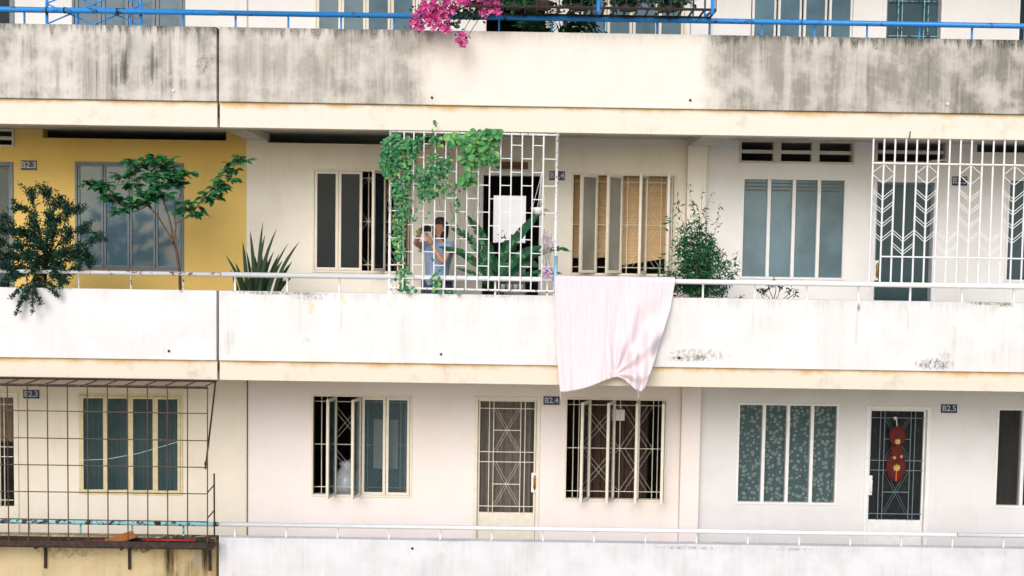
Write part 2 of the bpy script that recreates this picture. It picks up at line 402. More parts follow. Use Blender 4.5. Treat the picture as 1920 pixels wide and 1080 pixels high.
PM['low','A'] = stained('parapet_plaster_low_left', srgb(206,188,150), [(-9,.35),(X_(0),.3),(X_(250),.3),(X_(320),.9),(9,.9)], PT['low'], PB['low'], grime=srgb(150,128,88), dark=srgb(46,38,28), edge=1.3,
    spots=[SP(317,1045,10,60,srgb(50,38,26),1.),SP(385,1040,9,50,srgb(44,34,26),1.),SP(120,1035,60,14,srgb(120,104,74),.7),SP(265,1028,30,9,srgb(50,40,28),.95),SP(370,1050,9,22,srgb(150,150,158),.6)])
PM['low','B'] = stained('parapet_plaster_low_right', srgb(218,217,220), [(-9,.14),(9,.16)], PT['low'], PB['low'], edge=.4, basedirt=.14, spots=[SP(418,1030,10,22,srgb(160,166,180),.6),SP(1290,1027,60,4,MO,.5),SP(1480,1030,40,4,MO,.4),SP(840,1014,40,3,MO,.4)])
for fl in ('top','mid','low'):
    for un, (a, b) in (('A', (XL, XJ-.014)), ('B', (XJ+.014, XR))):
        box('parapet', PM[fl,un], B, a, b, 0, .13, PB[fl], PT[fl], bevel=.008)
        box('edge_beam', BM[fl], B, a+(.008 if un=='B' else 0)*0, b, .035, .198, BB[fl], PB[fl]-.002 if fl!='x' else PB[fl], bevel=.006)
        if ZF[fl] > PB[fl]: pass
# weep holes: short pipe stubs through the parapets
for (px, py, dark) in ((325,170,0),(810,183,1),(1294,188,1),(1776,195,0),(317,658,1),(827,664,1),(1273,671,1),(773,1028,1)):
    p = W(px, py, 0)
    m = MB(); m.tube([(p.x,-.015,p.z),(p.x,.02,p.z)], .014, n=10)
    o = m.build('drain_stub', MT['dark_joint'] if dark else MT['white_paint'], B)

# ------------------------------------------------------------------ windows and doors
def curtain(parent, mat, x0, x1, z0, z1, y, amp=.03, waves=9, name='curtain'):
    m = MB(); n = int(waves*8); ph = random.random()*6
    def yy(u): return y + amp*math.sin(u*waves*2*PI+ph) + amp*.4*math.sin(u*waves*4.7+ph*2)
    vs = []; fs = []
    for i in range(n+1):
        u = i/n; x = x0+(x1-x0)*u
        vs += [(x, yy(u)*.6+y*.4, z1), (x, yy(u), (z0+z1)/2), (x, yy(u)+.01, z0)]
    for i in range(n):
        for k in range(2): fs.append((i*3+k, i*3+k+1, i*3+4+k, i*3+3+k))
    m.add(vs, fs); return m.build(name, mat, parent, smooth=True)
def grille(parent, mat, x0, x1, z0, z1, y, style, r=.006):
    w, h = x1-x0, z1-z0
    V = lambda u, a=0, b=1, rr=r: bar('grille_bar', mat, parent, [(x0+w*u, y, z0+h*a), (x0+w*u, y, z0+h*b)], rr, 5)
    Hh = lambda v, a=0, b=1: bar('grille_bar', mat, parent, [(x0+w*a, y-.008, z0+h*v), (x0+w*b, y-.008, z0+h*v)], r, 5)
    D = lambda u0, v0, u1, v1: bar('grille_bar', mat, parent, [(x0+w*u0, y+.007, z0+h*v0), (x0+w*u1, y+.007, z0+h*v1)], r*.36, 4)
    if style == 'window':
        for v in (.08, .5, .92): Hh(v)
        for u in (.085, .14, .55, .88, .93): V(u)
        for va, vb in ((.08,.5), (.5,.92)):
            for ua, ub in ((.14,.55), (.55,.88)):
                D(ua, va, ub-.05, vb); D(ua+.05, va, ub, vb); D(ub-.05, va, ua, vb); D(ub, va, ua+.05, vb)
    elif style == 'door':
        for v in (.06, .46, .55, .94): Hh(v)
        for u in (.17, .25, .75, .83): V(u)
        for va, vb in ((.06,.46), (.55,.94)):
            D(.25, va, .70, vb); D(.30, va, .75, vb); D(.70, va, .25, vb); D(.75, va, .30, vb)
            Hh((va+vb)/2, .25, .75)
    elif style == 'net':
        for v in (.12, .3, .5, .7, .88): Hh(v)
        for u in (.2, .28, .72, .8): V(u)
def window(key, frame, pane, angles, style=None, gmat=None, stile=.035, fw=.03, fixed=False, panes=None, label=None):
    """angles: one per casement, degrees it stands open (hinged on its right; negative = hinged on its left)"""
    x0, x1, z0, z1 = H[key]
    m = MB()
    a, b = YW-.012, YW+.075
    m.box(x0, x1, a, b, z1-fw, z1); m.box(x0, x1, a, b, z0, z0+fw)
    m.box(x0, x0+fw, a, b, z0+fw, z1-fw); m.box(x1-fw, x1, a, b, z0+fw, z1-fw)
    n = len(angles)
    ix0, ix1, iz0, iz1 = x0+fw+.002, x1-fw-.002, z0+fw+.002, z1-fw-.002
    if fixed:
        for i in range(1, n):
            c = ix0+(ix1-ix0)*i/n; m.box(c-.022, c+.022, a, b, z0+fw, z1-fw)
    win = m.build('window', frame, B, bevel=.004)
    if label: win['label'] = label
    cw = (ix1-ix0)/n
    for i, ang in enumerate(angles):
        w = cw-.006
        pm = panes[i] if panes else pane
        left = ang < 0
        hx = ix0+cw*i+.003 if left else ix0+cw*(i+1)-.003
        if fixed:
            box('pane', pm, win, ix0+cw*i+.02*(i>0), ix0+cw*(i+1)-.02*(i<n-1), YW+.03, YW+.036, iz0-.001, iz1+.001); continue
        s = 1 if left else -1
        M4 = Matrix.Translation((hx, YW-.004, 0)) @ Matrix.Rotation(math.radians(-ang if left else ang)*(1 if not left else -1), 4, 'Z')
        M4 = Matrix.Translation((hx, YW-.004, 0)) @ Matrix.Rotation(math.radians(abs(ang))*(-1 if left else 1), 4, 'Z')
        m = MB(); m.M = M4
        xa, xb = (0, w) if left else (-w, 0)
        m.box(xa, xb, 0, .035, iz1-stile, iz1); m.box(xa, xb, 0, .035, iz0, iz0+stile)
        m.box(xa, xa+stile, 0, .035, iz0+stile, iz1-stile); m.box(xb-stile, xb, 0, .035, iz0+stile, iz1-stile)
        m.build('sash', frame, win, bevel=.004)
        m = MB(); m.M = M4; m.box(xa+stile-.004, xb-stile+.004, .014, .019, iz0+stile-.004, iz1-stile+.004); m.build('pane', pm, win)
    if style: grille(win, gmat or MT['cream_frame'], x0+.01, x1-.01, z0, z1, YW+.115, style)
    return win
def door(key, frame, leaf, pane, kick, style=None, gmat=None, handle=None, fw=.05, net=False):
    x0, x1, z0, z1 = H[key]
    m = MB(); a, b = YW-.015, YW+.12
    m.box(x0, x0+fw, a, b, z0, z1); m.box(x1-fw, x1, a, b, z0, z1); m.box(x0+fw, x1-fw, a, b, z1-fw, z1)
    d = m.build('door', frame, B, bevel=.004)
    if leaf is None: return d
    lx0, lx1, lz0, lz1 = x0+fw+.004, x1-fw-.004, z0+.01, z1-fw-.004
    m = MB(); st = .05; ya, yb = YW+.03, YW+.07
    m.box(lx0, lx0+st*.5, ya, yb, lz0, lz1); m.box(lx1-st*.5, lx1, ya, yb, lz0, lz1)
    m.box(lx0+st*.5, lx1-st*.5, ya, yb, lz1-st*.4, lz1); m.box(lx0+st*.5, lx1-st*.5, ya, yb, lz0, kick)
    m.build('door_leaf', leaf, d, bevel=.004)
    box('pane', pane, d, lx0+st*.5-.003, lx1-st*.5+.003, ya+.02, ya+.026, kick-.003, lz1-st*.4+.003)
    if style: grille(d, gmat or MT['cream_frame'], lx0+st*.5, lx1-st*.5, kick, lz1-st*.4, ya-.012, style)
    if handle:
        hx, hz, hm = handle
        box('handle_plate', MT['white_frame'], d, hx-.035, hx+.03, ya-.03, ya-.02, hz-.13, hz+.13, bevel=.004)
        m = MB(); m.lathe((hx+.012, ya-.036, hz), [(.006,-.1),(.02,-.06),(.016,0),(.02,.06),(.006,.1)], 8); m.build('handle', hm, d, smooth=True)
    return d
def transom(key, frame, nx=3):
    x0, x1, z0, z1 = H[key]; m = MB(); a, b = YW-.02, YW+.1; fw = .028
    m.box(x0,x1,a,b,z1-fw,z1); m.box(x0,x1,a,b,z0,z0+fw); m.box(x0,x0+fw,a,b,z0+fw,z1-fw); m.box(x1-fw,x1,a,b,z0+fw,z1-fw)
    w = m.build('transom_vent', frame, B, bevel=.004)
    zc = (z0+z1)/2
    for i in range(1, nx):
        c = x0+(x1-x0)*i/nx; box('mullion', frame, w, c-.05, c+.05, YW+.012, YW+.09, z0+fw, z1-fw)
    for i in range(nx):
        l = x0+(x1-x0)*i/nx + (.05 if i else fw); r_ = x0+(x1-x0)*(i+1)/nx - (.05 if i < nx-1 else fw)
        box('slat', frame, w, l+.001, r_-.001, YW+.02, YW+.085, zc-.022, zc+.022)

brass = plain('brass', srgb(160,112,40), .35, .2, metal=.8)
cur_brown = plain('curtain_brown', srgb(180,166,154), .9, .2, 6)
cur_grey = plain('curtain_grey', srgb(150,152,150), .9, .2, 6)
cur_dark = plain('curtain_dark', srgb(70,54,46), .9, .3, 6)
def dotted(name, c, d, scale=9, r=.28):
    m = NT(name); v = m.n('TexVoronoi'); v.inputs['Scale'].default_value = scale; m.l(m.mapped((1,.02,1)), v.inputs['Vector'])
    f = m.ramp(v.outputs['Distance'], [(r*.25,.35),(r*.5,1.),(r*.8,.75),(r,0.)])
    m.out(m.mix(m.math('MULTIPLY', f, .75), c, d), .9, .2); return m.m
cur_flower = dotted('curtain_flowers', srgb(112,146,148), srgb(232,242,242), 18, .46)
cur_flower_d = dotted('curtain_flowers_dark', srgb(20,24,24), srgb(70,78,78), 9, .26)

# mid floor
door('M0', MT['grey_frame'], MT['grey_frame'], MT['glass_teal'], ZF['mid']+.5)
transom('M0t', MT['ceiling'], 3)
window('M1', MT['grey_frame'], MT['glass_blue'], [0,0,0,0], stile=.028, label='blue-grey framed window in the yellow wall')
w = window('M2', MT['cream_frame'], MT['glass_dark'], [3,3,66,70], 'window')
curtain(w, cur_grey, H['M2'][0]+.06, H['M2'][0]+.32, H['M2'][2]+.03, H['M2'][3]-.03, YW+.25, .02, 4)
door('Md', MT['white_frame'], None, None, 0)
w = window('M3', MT['cream_frame'], MT['glass_bluegreen'], [44,48,68,74], 'window', panes=[glass('glass_beige', srgb(150,147,134), .9, .12)]*2+[MT['glass_clear']]*2)
# bamboo roll blind hanging crooked behind the bars
bl = NT('bamboo_blind'); X, Y, Z = bl.sep(); wv = bl.math('SINE', bl.math('MULTIPLY', Z, 420.0))
bl.out(bl.mix(bl.ramp(bl.noise((2,2,60),1,4,.7), [(.3,0.),(.7,1.)]), srgb(190,158,112), srgb(218,190,146)), .7, .2); bl.bump(wv, .3, .004)
bx0, bx1, bz0, bz1 = H['M3']; mb_ = MB()
ya = YW+.2
for (xa, xb, za, zb) in ((bx0+.05, bx0+.64, bz0+.22, bz0+.24), (bx0+.66, bx1-.03, bz0+.13, bz0+.24)):
    mb_.add([(xa,ya,bz1-.01),(xb,ya,bz1-.01),(xb,ya+.02,zb),(xa,ya+.02,za),(xa,ya+.008,bz1-.01),(xb,ya+.008,bz1-.01),(xb,ya+.028,zb),(xa,ya+.028,za)],
            [(0,1,2,3),(7,6,5,4),(3,2,6,7),(0,3,7,4),(1,5,6,2),(0,4,5,1)])
mb_.build('bamboo_blind', bl.m, w)
transom('M4t', MT['ceiling'], 3); transom('M5t', MT['ceiling'], 1)
w = window('M4', MT['white_frame'], MT['glass_bluegreen'], [0]*4, fixed=True)
x0,x1,z0,z1 = H['M4']
for i in range(4):
    for k in range(3):
        xa = x0+.05+(x1-x0-.06)*i/4; xb = xa+(x1-x0)/4-.07
        z = z1-.075-.045*k
        box('etched_stripe', MT['glass_etch'], w, xa, xb, YW+.026, YW+.0295, z-.008, z+.008)
door('M5', MT['white_frame'], MT['grey_frame'], MT['glass_teal'], ZF['mid']+.12, handle=(W(1643,507,YW).x, W(1643,507,YW).z, brass))
window('M6', MT['white_frame'], MT['glass_teal'], [0]*4, fixed=True)
# low floor
w = door('L0', MT['cream_frame'], MT['cream_frame'], MT['glass_clear'], W(10,950,YW).z, 'door', MT['cream_frame'])
curtain(w, plain('curtain_cream', srgb(214,190,150), .9), H['L0'][0]+.05, H['L0'][1]-.05, W(10,835,YW).z, H['L0'][3]-.1, YW+.3, .03, 6)
window('L1', MT['yellow_frame'], glass('glass_green_thin', (.035,.085,.095,1), .45), [6,7,6,7], label='yellowed wooden window behind the rusty cage')
curtain(B, cur_grey, H['L1'][0]+.03, H['L1'][1]-.03, H['L1'][2], H['L1'][3], YW+.14, .02, 22)
thin_t = glass('glass_teal_thin', (.05,.10,.115,1), .42)
w = window('L2', MT['cream_frame'], MT['glass_teal'], [78,79,0,0], 'window', panes=[MT['glass_teal']]*2+[thin_t]*2)
curtain(w, MT['white_frame'], W(701,800,YW+.2).x, W(747,800,YW+.2).x, W(720,878,YW+.2).z, W(720,786,YW+.2).z, YW+.17, .006, 2, 'towel')
curtain(w, cur_grey, H['L2'][1]-.36, H['L2'][1]-.05, H['L2'][2]+.03, H['L2'][3]-.03, YW+.26, .025, 5)
d = door('Ld', MT['cream_frame'], MT['cream_frame'], MT['glass_clear'], W(950,962,YW).z, 'door', MT['cream_frame'], (W(1001,905,YW).x, W(1001,905,YW).z, brass))
curtain(d, cur_brown, H['Ld'][0]+.06, H['Ld'][1]-.06, W(950,962,YW).z-.05, H['Ld'][3]-.08, YW+.16, .045, 6)
w = window('L3', MT['cream_frame'], MT['glass_clear'], [66,69,78,81], 'window')
curtain(w, cur_dark, H['L3'][0]+.3, H['L3'][1]-.2, H['L3'][2]-.05, H['L3'][3]-.03, YW+.3, .035, 8)
px_ = W(1160,778,YW+.16); box('paper_note', MT['white_frame'], w, px_.x-.09, px_.x+.08, YW+.158, YW+.16, px_.z-.075, px_.z+.07)
w = window('L4', MT['white_frame'], MT['glass_clear'], [0]*4, fixed=True)
curtain(w, cur_flower, H['L4'][0]+.02, H['L4'][1]-.02, H['L4'][2]+.01, H['L4'][3]-.02, YW+.075, .014, 14)
d = door('L5', MT['white_frame'], MT['white_frame'], MT['glass_clear'], W(1680,976,YW).z, 'door', MT['grey_frame'], (W(1627,910,YW).x+.03, W(1627,910,YW).z, MT['white_frame']))
curtain(d, cur_flower_d, H['L5'][0]+.06, H['L5'][1]-.06, W(1680,976,YW).z-.03, H['L5'][3]-.06, YW+.2, .02, 7)
w = window('L6', MT['white_frame'], MT['glass_clear'], [0]*4, fixed=True)
curtain(w, cur_dark, H['L6'][0]+.02, H['L6'][1]-.02, H['L6'][2]+.01, H['L6'][3]-.02, YW+.16, .02, 12)
# top floor
door('T0', MT['grey_frame'], MT['grey_frame'], MT['glass_dark'], ZF['top']+.3)
window('T1', MT['grey_frame'], MT['glass_blue'], [0]*4, stile=.045)
window('T2', MT['cream_frame'], MT['glass_bluegreen'], [4,4,14,16])
door('Td', MT['cream_frame'], None, None, 0)
window('T3', MT['cream_frame'], MT['glass_bluegreen'], [5,8,5,5])
window('T4', MT['white_frame'], MT['glass_bluegreen'], [10,12,12,12], stile=.028)
d = door('T5', MT['white_frame'], MT['grey_frame'], MT['glass_teal'], ZF['top']+.1, 'net', MT['turquoise'])
window('T6', MT['white_frame'], MT['glass_dark'], [0]*4, fixed=True)
# surface conduit beside the movement joint on each floor
for fl in ('top','low'):
    x = W(464, 20 if fl=='top' else 850, YW).x
    bar('conduit', MT['rust_grey'] if fl=='low' else MT['ceiling'], B, [(x,YW-.012,ZF[fl]),(x,YW-.012,CEILZ[fl]-.01)], .0065, 8)

# ------------------------------------------------------------------ railings (parts of the building)
RAILZ = {'mid': W(700,519,.065).z, 'low': W(700,987,.065).z, 'top': W(1500,42,.065).z}
XP0 = W(148, 520, .065).x; XPD = (W(1901,540,.065).x-XP0)/((1901-148)/97.4)
def railing(fl, mat, x0, x1, r, pr, matp=None):
    z = RAILZ[fl]
    m = MB(); m.tube([(x0,.065,z),(x1,.065,z)], r, n=12); rl = m.build('railing', mat, B, smooth=True)
    k = math.ceil((x0-XP0)/XPD)
    while XP0+k*XPD < x1:
        x = XP0+k*XPD; k += 1
        bar('rail_post', matp or mat, rl, [(x,.065,PT[fl]-.01),(x,.065,z-r*.7)], pr, 8)
    return rl
railing('mid', rusty('grey_white_paint', srgb(196,198,200), srgb(110,70,50), .2, 12), XL, XJ+.02, .024, .010)
railing('mid', MT['white_paint'], XJ+.03, XR, .031, .013)
railing('low', MT['turquoise'], XL, XJ-.01, .028, .011)
jx = W(1793,1000,.065).x
railing('low', MT['white_paint'], XJ+.01, jx, .026, .011); railing('low', MT['white_paint'], jx+.012, XR, .026, .011)
railing('top', MT['blue_paint'], XL, XJ-.004, .033, .012); railing('top', MT['blue_paint'], XJ+.006, XR, .031, .012)

# ------------------------------------------------------------------ pale block added so the far window shows bright white
nb = MB(); nb.box(-14, 14, 22, 24, GROUND, 9); nb.box(-14.1, 14.1, 21.9, 24.1, 9.002, 9.3)
for k in range(-5, 6):
    pass
nbo = thing('added_bright_block', 'added pale block that brightens the far window behind the open doorway', 'building', (0,22,GROUND))
nb.build('wall', MT['wall_white'], nbo)

# ------------------------------------------------------------------ number plates
def text_mesh(s, size, mat, parent, loc, name='lettering'):
    cu = bpy.data.curves.new(name, 'FONT'); cu.body = s; cu.size = size; cu.align_x = 'CENTER'; cu.align_y = 'CENTER'; cu.extrude = .001; cu.offset = size*.018
    t = bpy.data.objects.new(name, cu); COL.objects.link(t)
    bpy.context.view_layer.update()
    me = bpy.data.meshes.new_from_object(t.evaluated_get(bpy.context.evaluated_depsgraph_get()))
    bpy.data.objects.remove(t)
    o = bpy.data.objects.new(name, me); COL.objects.link(o); me.materials.clear(); me.materials.append(mat)
    o.parent = parent; o.matrix_parent_inverse = Matrix.Translation(-parent.location)
    o.rotation_euler = (PI/2, 0, 0); o.location = loc; return o
navy = plain('navy_enamel', srgb(28,40,78), .35, .1)
letter = plain('letter_white', srgb(176,184,196), .5, .05)
def plate(px0, py0, px1, py1, s, label):
    x0, x1, z0, z1 = rect((px0,py0,px1,py1), YW)
    t = thing('number_plate', label, 'number plate', ((x0+x1)/2, YW, z0))
    box('plate', navy, t, x0, x1, YW-.012, YW-.002, z0, z1, bevel=.003)
    text_mesh(s, (z1-z0)*.92, letter, t, ((x0+x1)/2, YW-.0135, (z0+z1)/2))
plate(40,301,69,319,'B2.3','dark blue plate reading B2.3 on the yellow wall')
plate(1030,321,1059,338,'B2.4','blue plate reading B2.4 behind the white brick-pattern cage')
plate(1785,331,1813,348,'B2.5','blue plate reading B2.5 behind the white chevron grille')
plate(44,731,74,747,'B2.3','blue plate reading B2.3 behind the rusty cage')
plate(1019,743,1049,759,'B2.4','blue plate reading B2.4 on the pink wall below the hanging sheet')
plate(1764,758,1794,774,'B2.5','dark blue plate reading B2.5 on the grey wall')

# ------------------------------------------------------------------ white cage with brick pattern on the mid parapet
YC = .06
c0 = W(733,545,YC); cg = thing('balcony_cage', 'white steel cage with staggered brick-pattern rungs overgrown by a vine', 'cage', (c0.x, YC, PT['mid']))
wp = MT['white_paint']; wr = rusty('white_chipped', (.78,.78,.78,1), srgb(120,100,88), .16, 22)
ct, cb = W(890,249,YC).z, W(890,542,YC).z
cx = [W(x,420,YC).x for x in (731,757,775,794,815,835,855,875,896,917,937,957,977,997,1017)]
xl, xr = cx[0], W(1042,420,YC).x
bar('post', wr, cg, [(xl,YC,PT['mid']-.005),(xl,YC,ct+.02)], .017, 8)
bar('post', wr, cg, [(xr,YC,PT['mid']-.005),(xr,YC,ct+.01)], .019, 8)
bar('top_bar', wr, cg, [(xl-.02,YC,ct),(xr+.02,YC,ct-.012)], .013, 8)
bar('bottom_bar', wr, cg, [(xl,YC-.03,cb),(xr,YC-.03,cb-.012)], .013, 6)
for x in cx[1:]: bar('cage_bar', wp, cg, [(x,YC-.045,cb-.01),(x,YC-.045,ct)], .0085, 6)
allx = cx + [xr]
for i in range(len(allx)-1):
    for k in range(6):
        py = (297 if i % 2 == 0 else 272) + 50.4*k
        if py > 535: continue
        z = W(900, py, YC).z
        bar('rung', wp, cg, [(allx[i],YC-.045,z),(allx[i+1],YC-.045,z-.002)], .0062, 6)
# ------------------------------------------------------------------ white grille with chevrons, right
gx = [W(x,300,YC).x for x in (1637,1657.5,1678,1698.5,1719,1739.5,1760,1780.5,1801,1821.5,1842,1862.5,1883,1903.5,1924,1944.5,1965)]
gg = thing('security_grille', 'white steel grille of upright bars with chevron infill on the parapet rail', 'grille', (gx[0], .065, RAILZ['mid']))
gt, gb = BB['top'], RAILZ['mid']+.02
for x in gx: bar('grille_bar', wp, gg, [(x,.065,gb),(x,.065,gt)], .0105, 6)
zt, zm = W(1780,308,.06).z, W(1780,483,.06).z
bar('cross_bar', wp, gg, [(gx[0],.05,zt),(gx[-1],.05,zt)], .011, 6)
bar('cross_bar', wp, gg, [(gx[1],.05,zm),(gx[-1],.05,zm)], .010, 6)
def chev(i, py, double=True, up=False):
    """v of two thin bars whose point sits on bar i"""
    z = W(1780, py, .06).z; rise = (gx[1]-gx[0])*(.85)
    for s in (-1, 1):
        for k in ((0, .035) if double else (0,)):
            a = Vector((gx[i], .065, z+k)); b = Vector((gx[i+s], .065, z+k+(rise if not up else -rise)))
            bar('chevron_bar', wp, gg, [a, b], .0045, 4)
for i in (1, 5, 9, 13):
    chev(i, 309, False, True); chev(i, 346, False)
    for py in (378, 402, 428, 455): chev(i, py)
for i in (3, 7, 11): chev(i, 455); chev(i, 479)

# ------------------------------------------------------------------ rusty cage, lower left
YF = -.33
rc = thing('window_cage', 'rusty wire cage of square mesh with a grating shelf hung outside the parapet', 'cage', (W(200,1010,0).x, 0, PT['low']-.03))
ru, rg = MT['rust'], MT['rust_grey']
zt0, zt1 = BB['mid']+.01, W(200,724,YF).z
zs0 = PT['low']-.03
xr0 = W(404,716,0).x; xrf = W(389,850,YF).x
bar('top_rail', ru, rc, [(XL+.6,.02,zt0-.02),(xr0,.02,zt0-.02)], .016, 6)
bar('top_rail', ru, rc, [(XL+.6,YF,zt1),(xrf,YF,zt1)], .017, 6)
gxs = [xrf-(W(389,850,YF).x-W(351.6,850,YF).x)*k for k in range(22)]
zs1 = W(200,1018,YF).z
for x in gxs:
    bar('upright_wire', rg, rc, [(x,YF,zs1),(x,YF,zt1)], .0072, 5)
    bar('top_tie', ru, rc, [(x+.02,.02,zt0-.02),(x-.06,YF,zt1)], .007, 5)
for py in (771,822,873,924,974):
    z = W(200,py,YF).z; bar('cross_wire', rg, rc, [(XL+.6,YF-.012,z),(xrf,YF-.012,z+random.uniform(-.01,.01))], .0065, 5)
p = [W(404,716,0), W(398,770,-.12), W(391,830,-.22), W(385,880,-.28)]
bar('bent_side_bar', ru, rc, p, .011, 6)
bar('bent_side_bar', ru, rc, [W(386,880,-.28), W(384,868,-.26), W(388,862,-.24)], .008, 5)
bar('side_bar', ru, rc, [W(401.5,888,-.05), W(402,1006,-.05)], .010, 6)
for py in (921, 969):
    bar('side_tie', ru, rc, [W(389.5,py+2,YF), W(401.5,py-12,-.05)], .008, 5)
# grating shelf
blk = rusty('shelf_iron', (.02,.018,.016,1), srgb(70,44,28), .35, 12, .7)
xs1 = xr0-.01
bar('shelf_rail', blk, rc, [(XL+.6,.0-.02,zs0),(xs1,-.02,zs0)], .022, 4)
box('shelf_rail', blk, rc, XL+.6, xrf, YF-.012, YF+.008, zs1-.045, zs1+.02)
k = 0; x = xrf
while x > XL+.7:
    box('shelf_slat', blk, rc, x-.047, x+.047, YF+.01, -.03, zs0-.032-.0005*k, zs0-.016-.0005*k); x -= .105; k = (k+1) % 3
for px in (72, 232, 385):
    q = W(px, 1040, YF+.12)
    bar('bracket_arm', blk, rc, [(q.x,YF+.03,zs0-.05),(q.x,-.02,zs0-.05)], .014, 6); bar('bracket', blk, rc, [(q.x,-.02,zs0-.03),(q.x,-.02,zs0-.36)], .017, 6)
zz = zs0+.004
red = plain('red_plastic', srgb(176,40,42), .4); slate = plain('grey_plastic', srgb(130,140,160), .4); ply = plain('plywood', srgb(170,106,52), .7, .3, 5)
def lay(name, lab, cat, mat, a, b, r):
    m = MB(); m.tube([a, b], r, n=8); o = m.build(name, mat, None, smooth=True); return tag(o, lab, cat)
X0 = lambda px: W(px, 1005, -.2).x
lay('pipe', 'long red plastic pipe lying on the cage shelf near its end', 'pipe', red, (X0(262),-.10,zz+.012), (X0(362),-.10,zz+.012), .013)
lay('pipe', 'red plastic pipe on the cage shelf beside the plywood scrap', 'pipe', red, (X0(90),-.25,zz+.012), (X0(212),-.19,zz+.012), .013)
lay('pipe', 'grey blue plastic pipe lying along the cage shelf end', 'pipe', slate, (X0(252),-.235,zz+.012), (X0(382),-.22,zz+.012), .012)
lay('pipe', 'grey blue plastic pipe at the shelf front under the mesh', 'pipe', slate, (X0(40),-.29,zz+.012), (X0(130),-.285,zz+.012), .012)
m = MB(); m.M = Matrix.Translation((X0(224), -.17, zz+.045)) @ Euler((.25,-.22,.5)).to_matrix().to_4x4(); m.box(-.16,.16,-.08,.08,-.008,.008)
tag(m.build('plywood_scrap', ply), 'orange brown plywood scrap leaning on pipes on the cage shelf', 'board')
# clothes line wire across the window
tag(bar('wire', MT['white_frame'], None, [W(148,863,1.0), W(200,861,1.0), W(260,850,1.0), W(345,825,1.0)], .0026, 5), 'thin pale wire strung across the window behind the rusty cage', 'wire')

# ------------------------------------------------------------------ blue lattice and planter shelf, top parapet
bp = MT['blue_paint']; YL = .115
bl_ = thing('folding_lattice', 'blue steel lattice of crossed bars tied behind the blue rail', 'lattice', (W(88,40,YL).x, YL, PT['top']))
ex = lambda a, b, n=4: [W(*a, YL), W(a[0]+(b[0]-a[0])*n, a[1]+(b[1]-a[1])*n, YL)]
zL = PT['top']+.95
for px in (88, 264): q = W(px,30,YL); bar('lattice_post', bp, bl_, [(q.x,YL,PT['top']+.005),(q.x,YL,zL)], .017, 8)
xA, xB = W(88,30,YL).x, W(264,30,YL).x
for i in range(4):
    za = PT['top']+.02+i*.235; zb = za+.235
    xm = (xA+xB)/2
    for (u0, u1) in ((xA, xm), (xm, xB)):
        bar('lattice_bar', bp, bl_, [(u0,YL-.012,za),(u1,YL-.012,zb)], .009, 6); bar('lattice_bar', bp, bl_, [(u0,YL+.012,zb),(u1,YL+.012,za)], .009, 6)
bar('lattice_rail', bp, bl_, [(xA,YL,PT['top']+.015),(xB,YL,PT['top']+.015)], .009, 6)
for px in (88, 121, 220):
    q = W(px, 14+px*.03, .065); m = MB(); m.tube([(q.x-.008,.065,RAILZ['top']),(q.x+.012,.065,RAILZ['top'])], .037, n=10); m.build('cable_tie', MT['black_metal'], bl_)
YS = -.34
ps = thing('planter_rack', 'dark barred planter rack with blue posts fixed above the blue rail', 'rack', (W(1110,40,0).x, 0, RAILZ['top']))
sx0, sx1 = W(880,30,YS).x, W(1342,28,YS).x
zs = RAILZ['top']+.035; zr = zs+.55
for z in (zs, zr):
    bar('rack_rail', MT['rust'], ps, [(sx0,YS,z),(sx1,YS,z)], .016, 6); bar('rack_rail', MT['rust'], ps, [(sx0,.05,z),(sx1,.05,z)], .014, 6)
n = 22
for i in range(n+1):
    x = sx0+(sx1-sx0)*i/n
    bar('rack_bar', MT['black_metal'], ps, [(x,YS,zs),(x,YS,zr)], .007, 5)
    bar('rack_slat', MT['black_metal'], ps, [(x,YS,zs-.005),(x,.05,zs-.005)], .013, 4)
for px in (1122, 1336):
    x = W(px,10,YS).x; bar('rack_post', bp, ps, [(x,YS-.01,zs-.05),(x,YS-.01,zr+.02)], .022, 8); bar('rack_arm', bp, ps, [(x,.05,zs+.02),(x,YS,zs-.02)], .018, 8)
for px in (1322, 1300): x = W(px,10,.05).x; bar('rack_post', bp, ps, [(x,.05,zs),(x,.05,zr)], .012, 6)

# ------------------------------------------------------------------ hanging sheet
def lerp(a, b, t): return a+(b-a)*t
def pline(pts, t):
    for i in range(len(pts)-1):
        if t <= pts[i+1][0] or i == len(pts)-2:
            k = (t-pts[i][0])/(pts[i+1][0]-pts[i][0]); return tuple(lerp(pts[i][j], pts[i+1][j], k) for j in range(1, len(pts[i])))
from mathutils.noise import noise as NZ
NU, NV = 150, 80
left = [(0,1040,519),(.35,1041,590),(.7,1044,665),(1,1050,736)]
right = [(0,1266,528),(.3,1257,580),(.6,1237,645),(.85,1220,700),(1,1208,730)]
bot = [(0,1050,735),(.05,1060,735),(.15,1080,731.5),(.25,1100,727),(.35,1121,719),(.43,1138,712),(.5,1151,708),(.55,1159,707),(.6,1166,709),(.66,1173,713.5),(.74,1182,721.5),(.82,1190,729),(.88,1196,733),(.94,1202,734),(1,1208,729)]
topl = [(0,1040,519),(1,1266,528)]
sm = MB(); vs_ = []; fs_ = []
ztop = RAILZ['mid']+.036
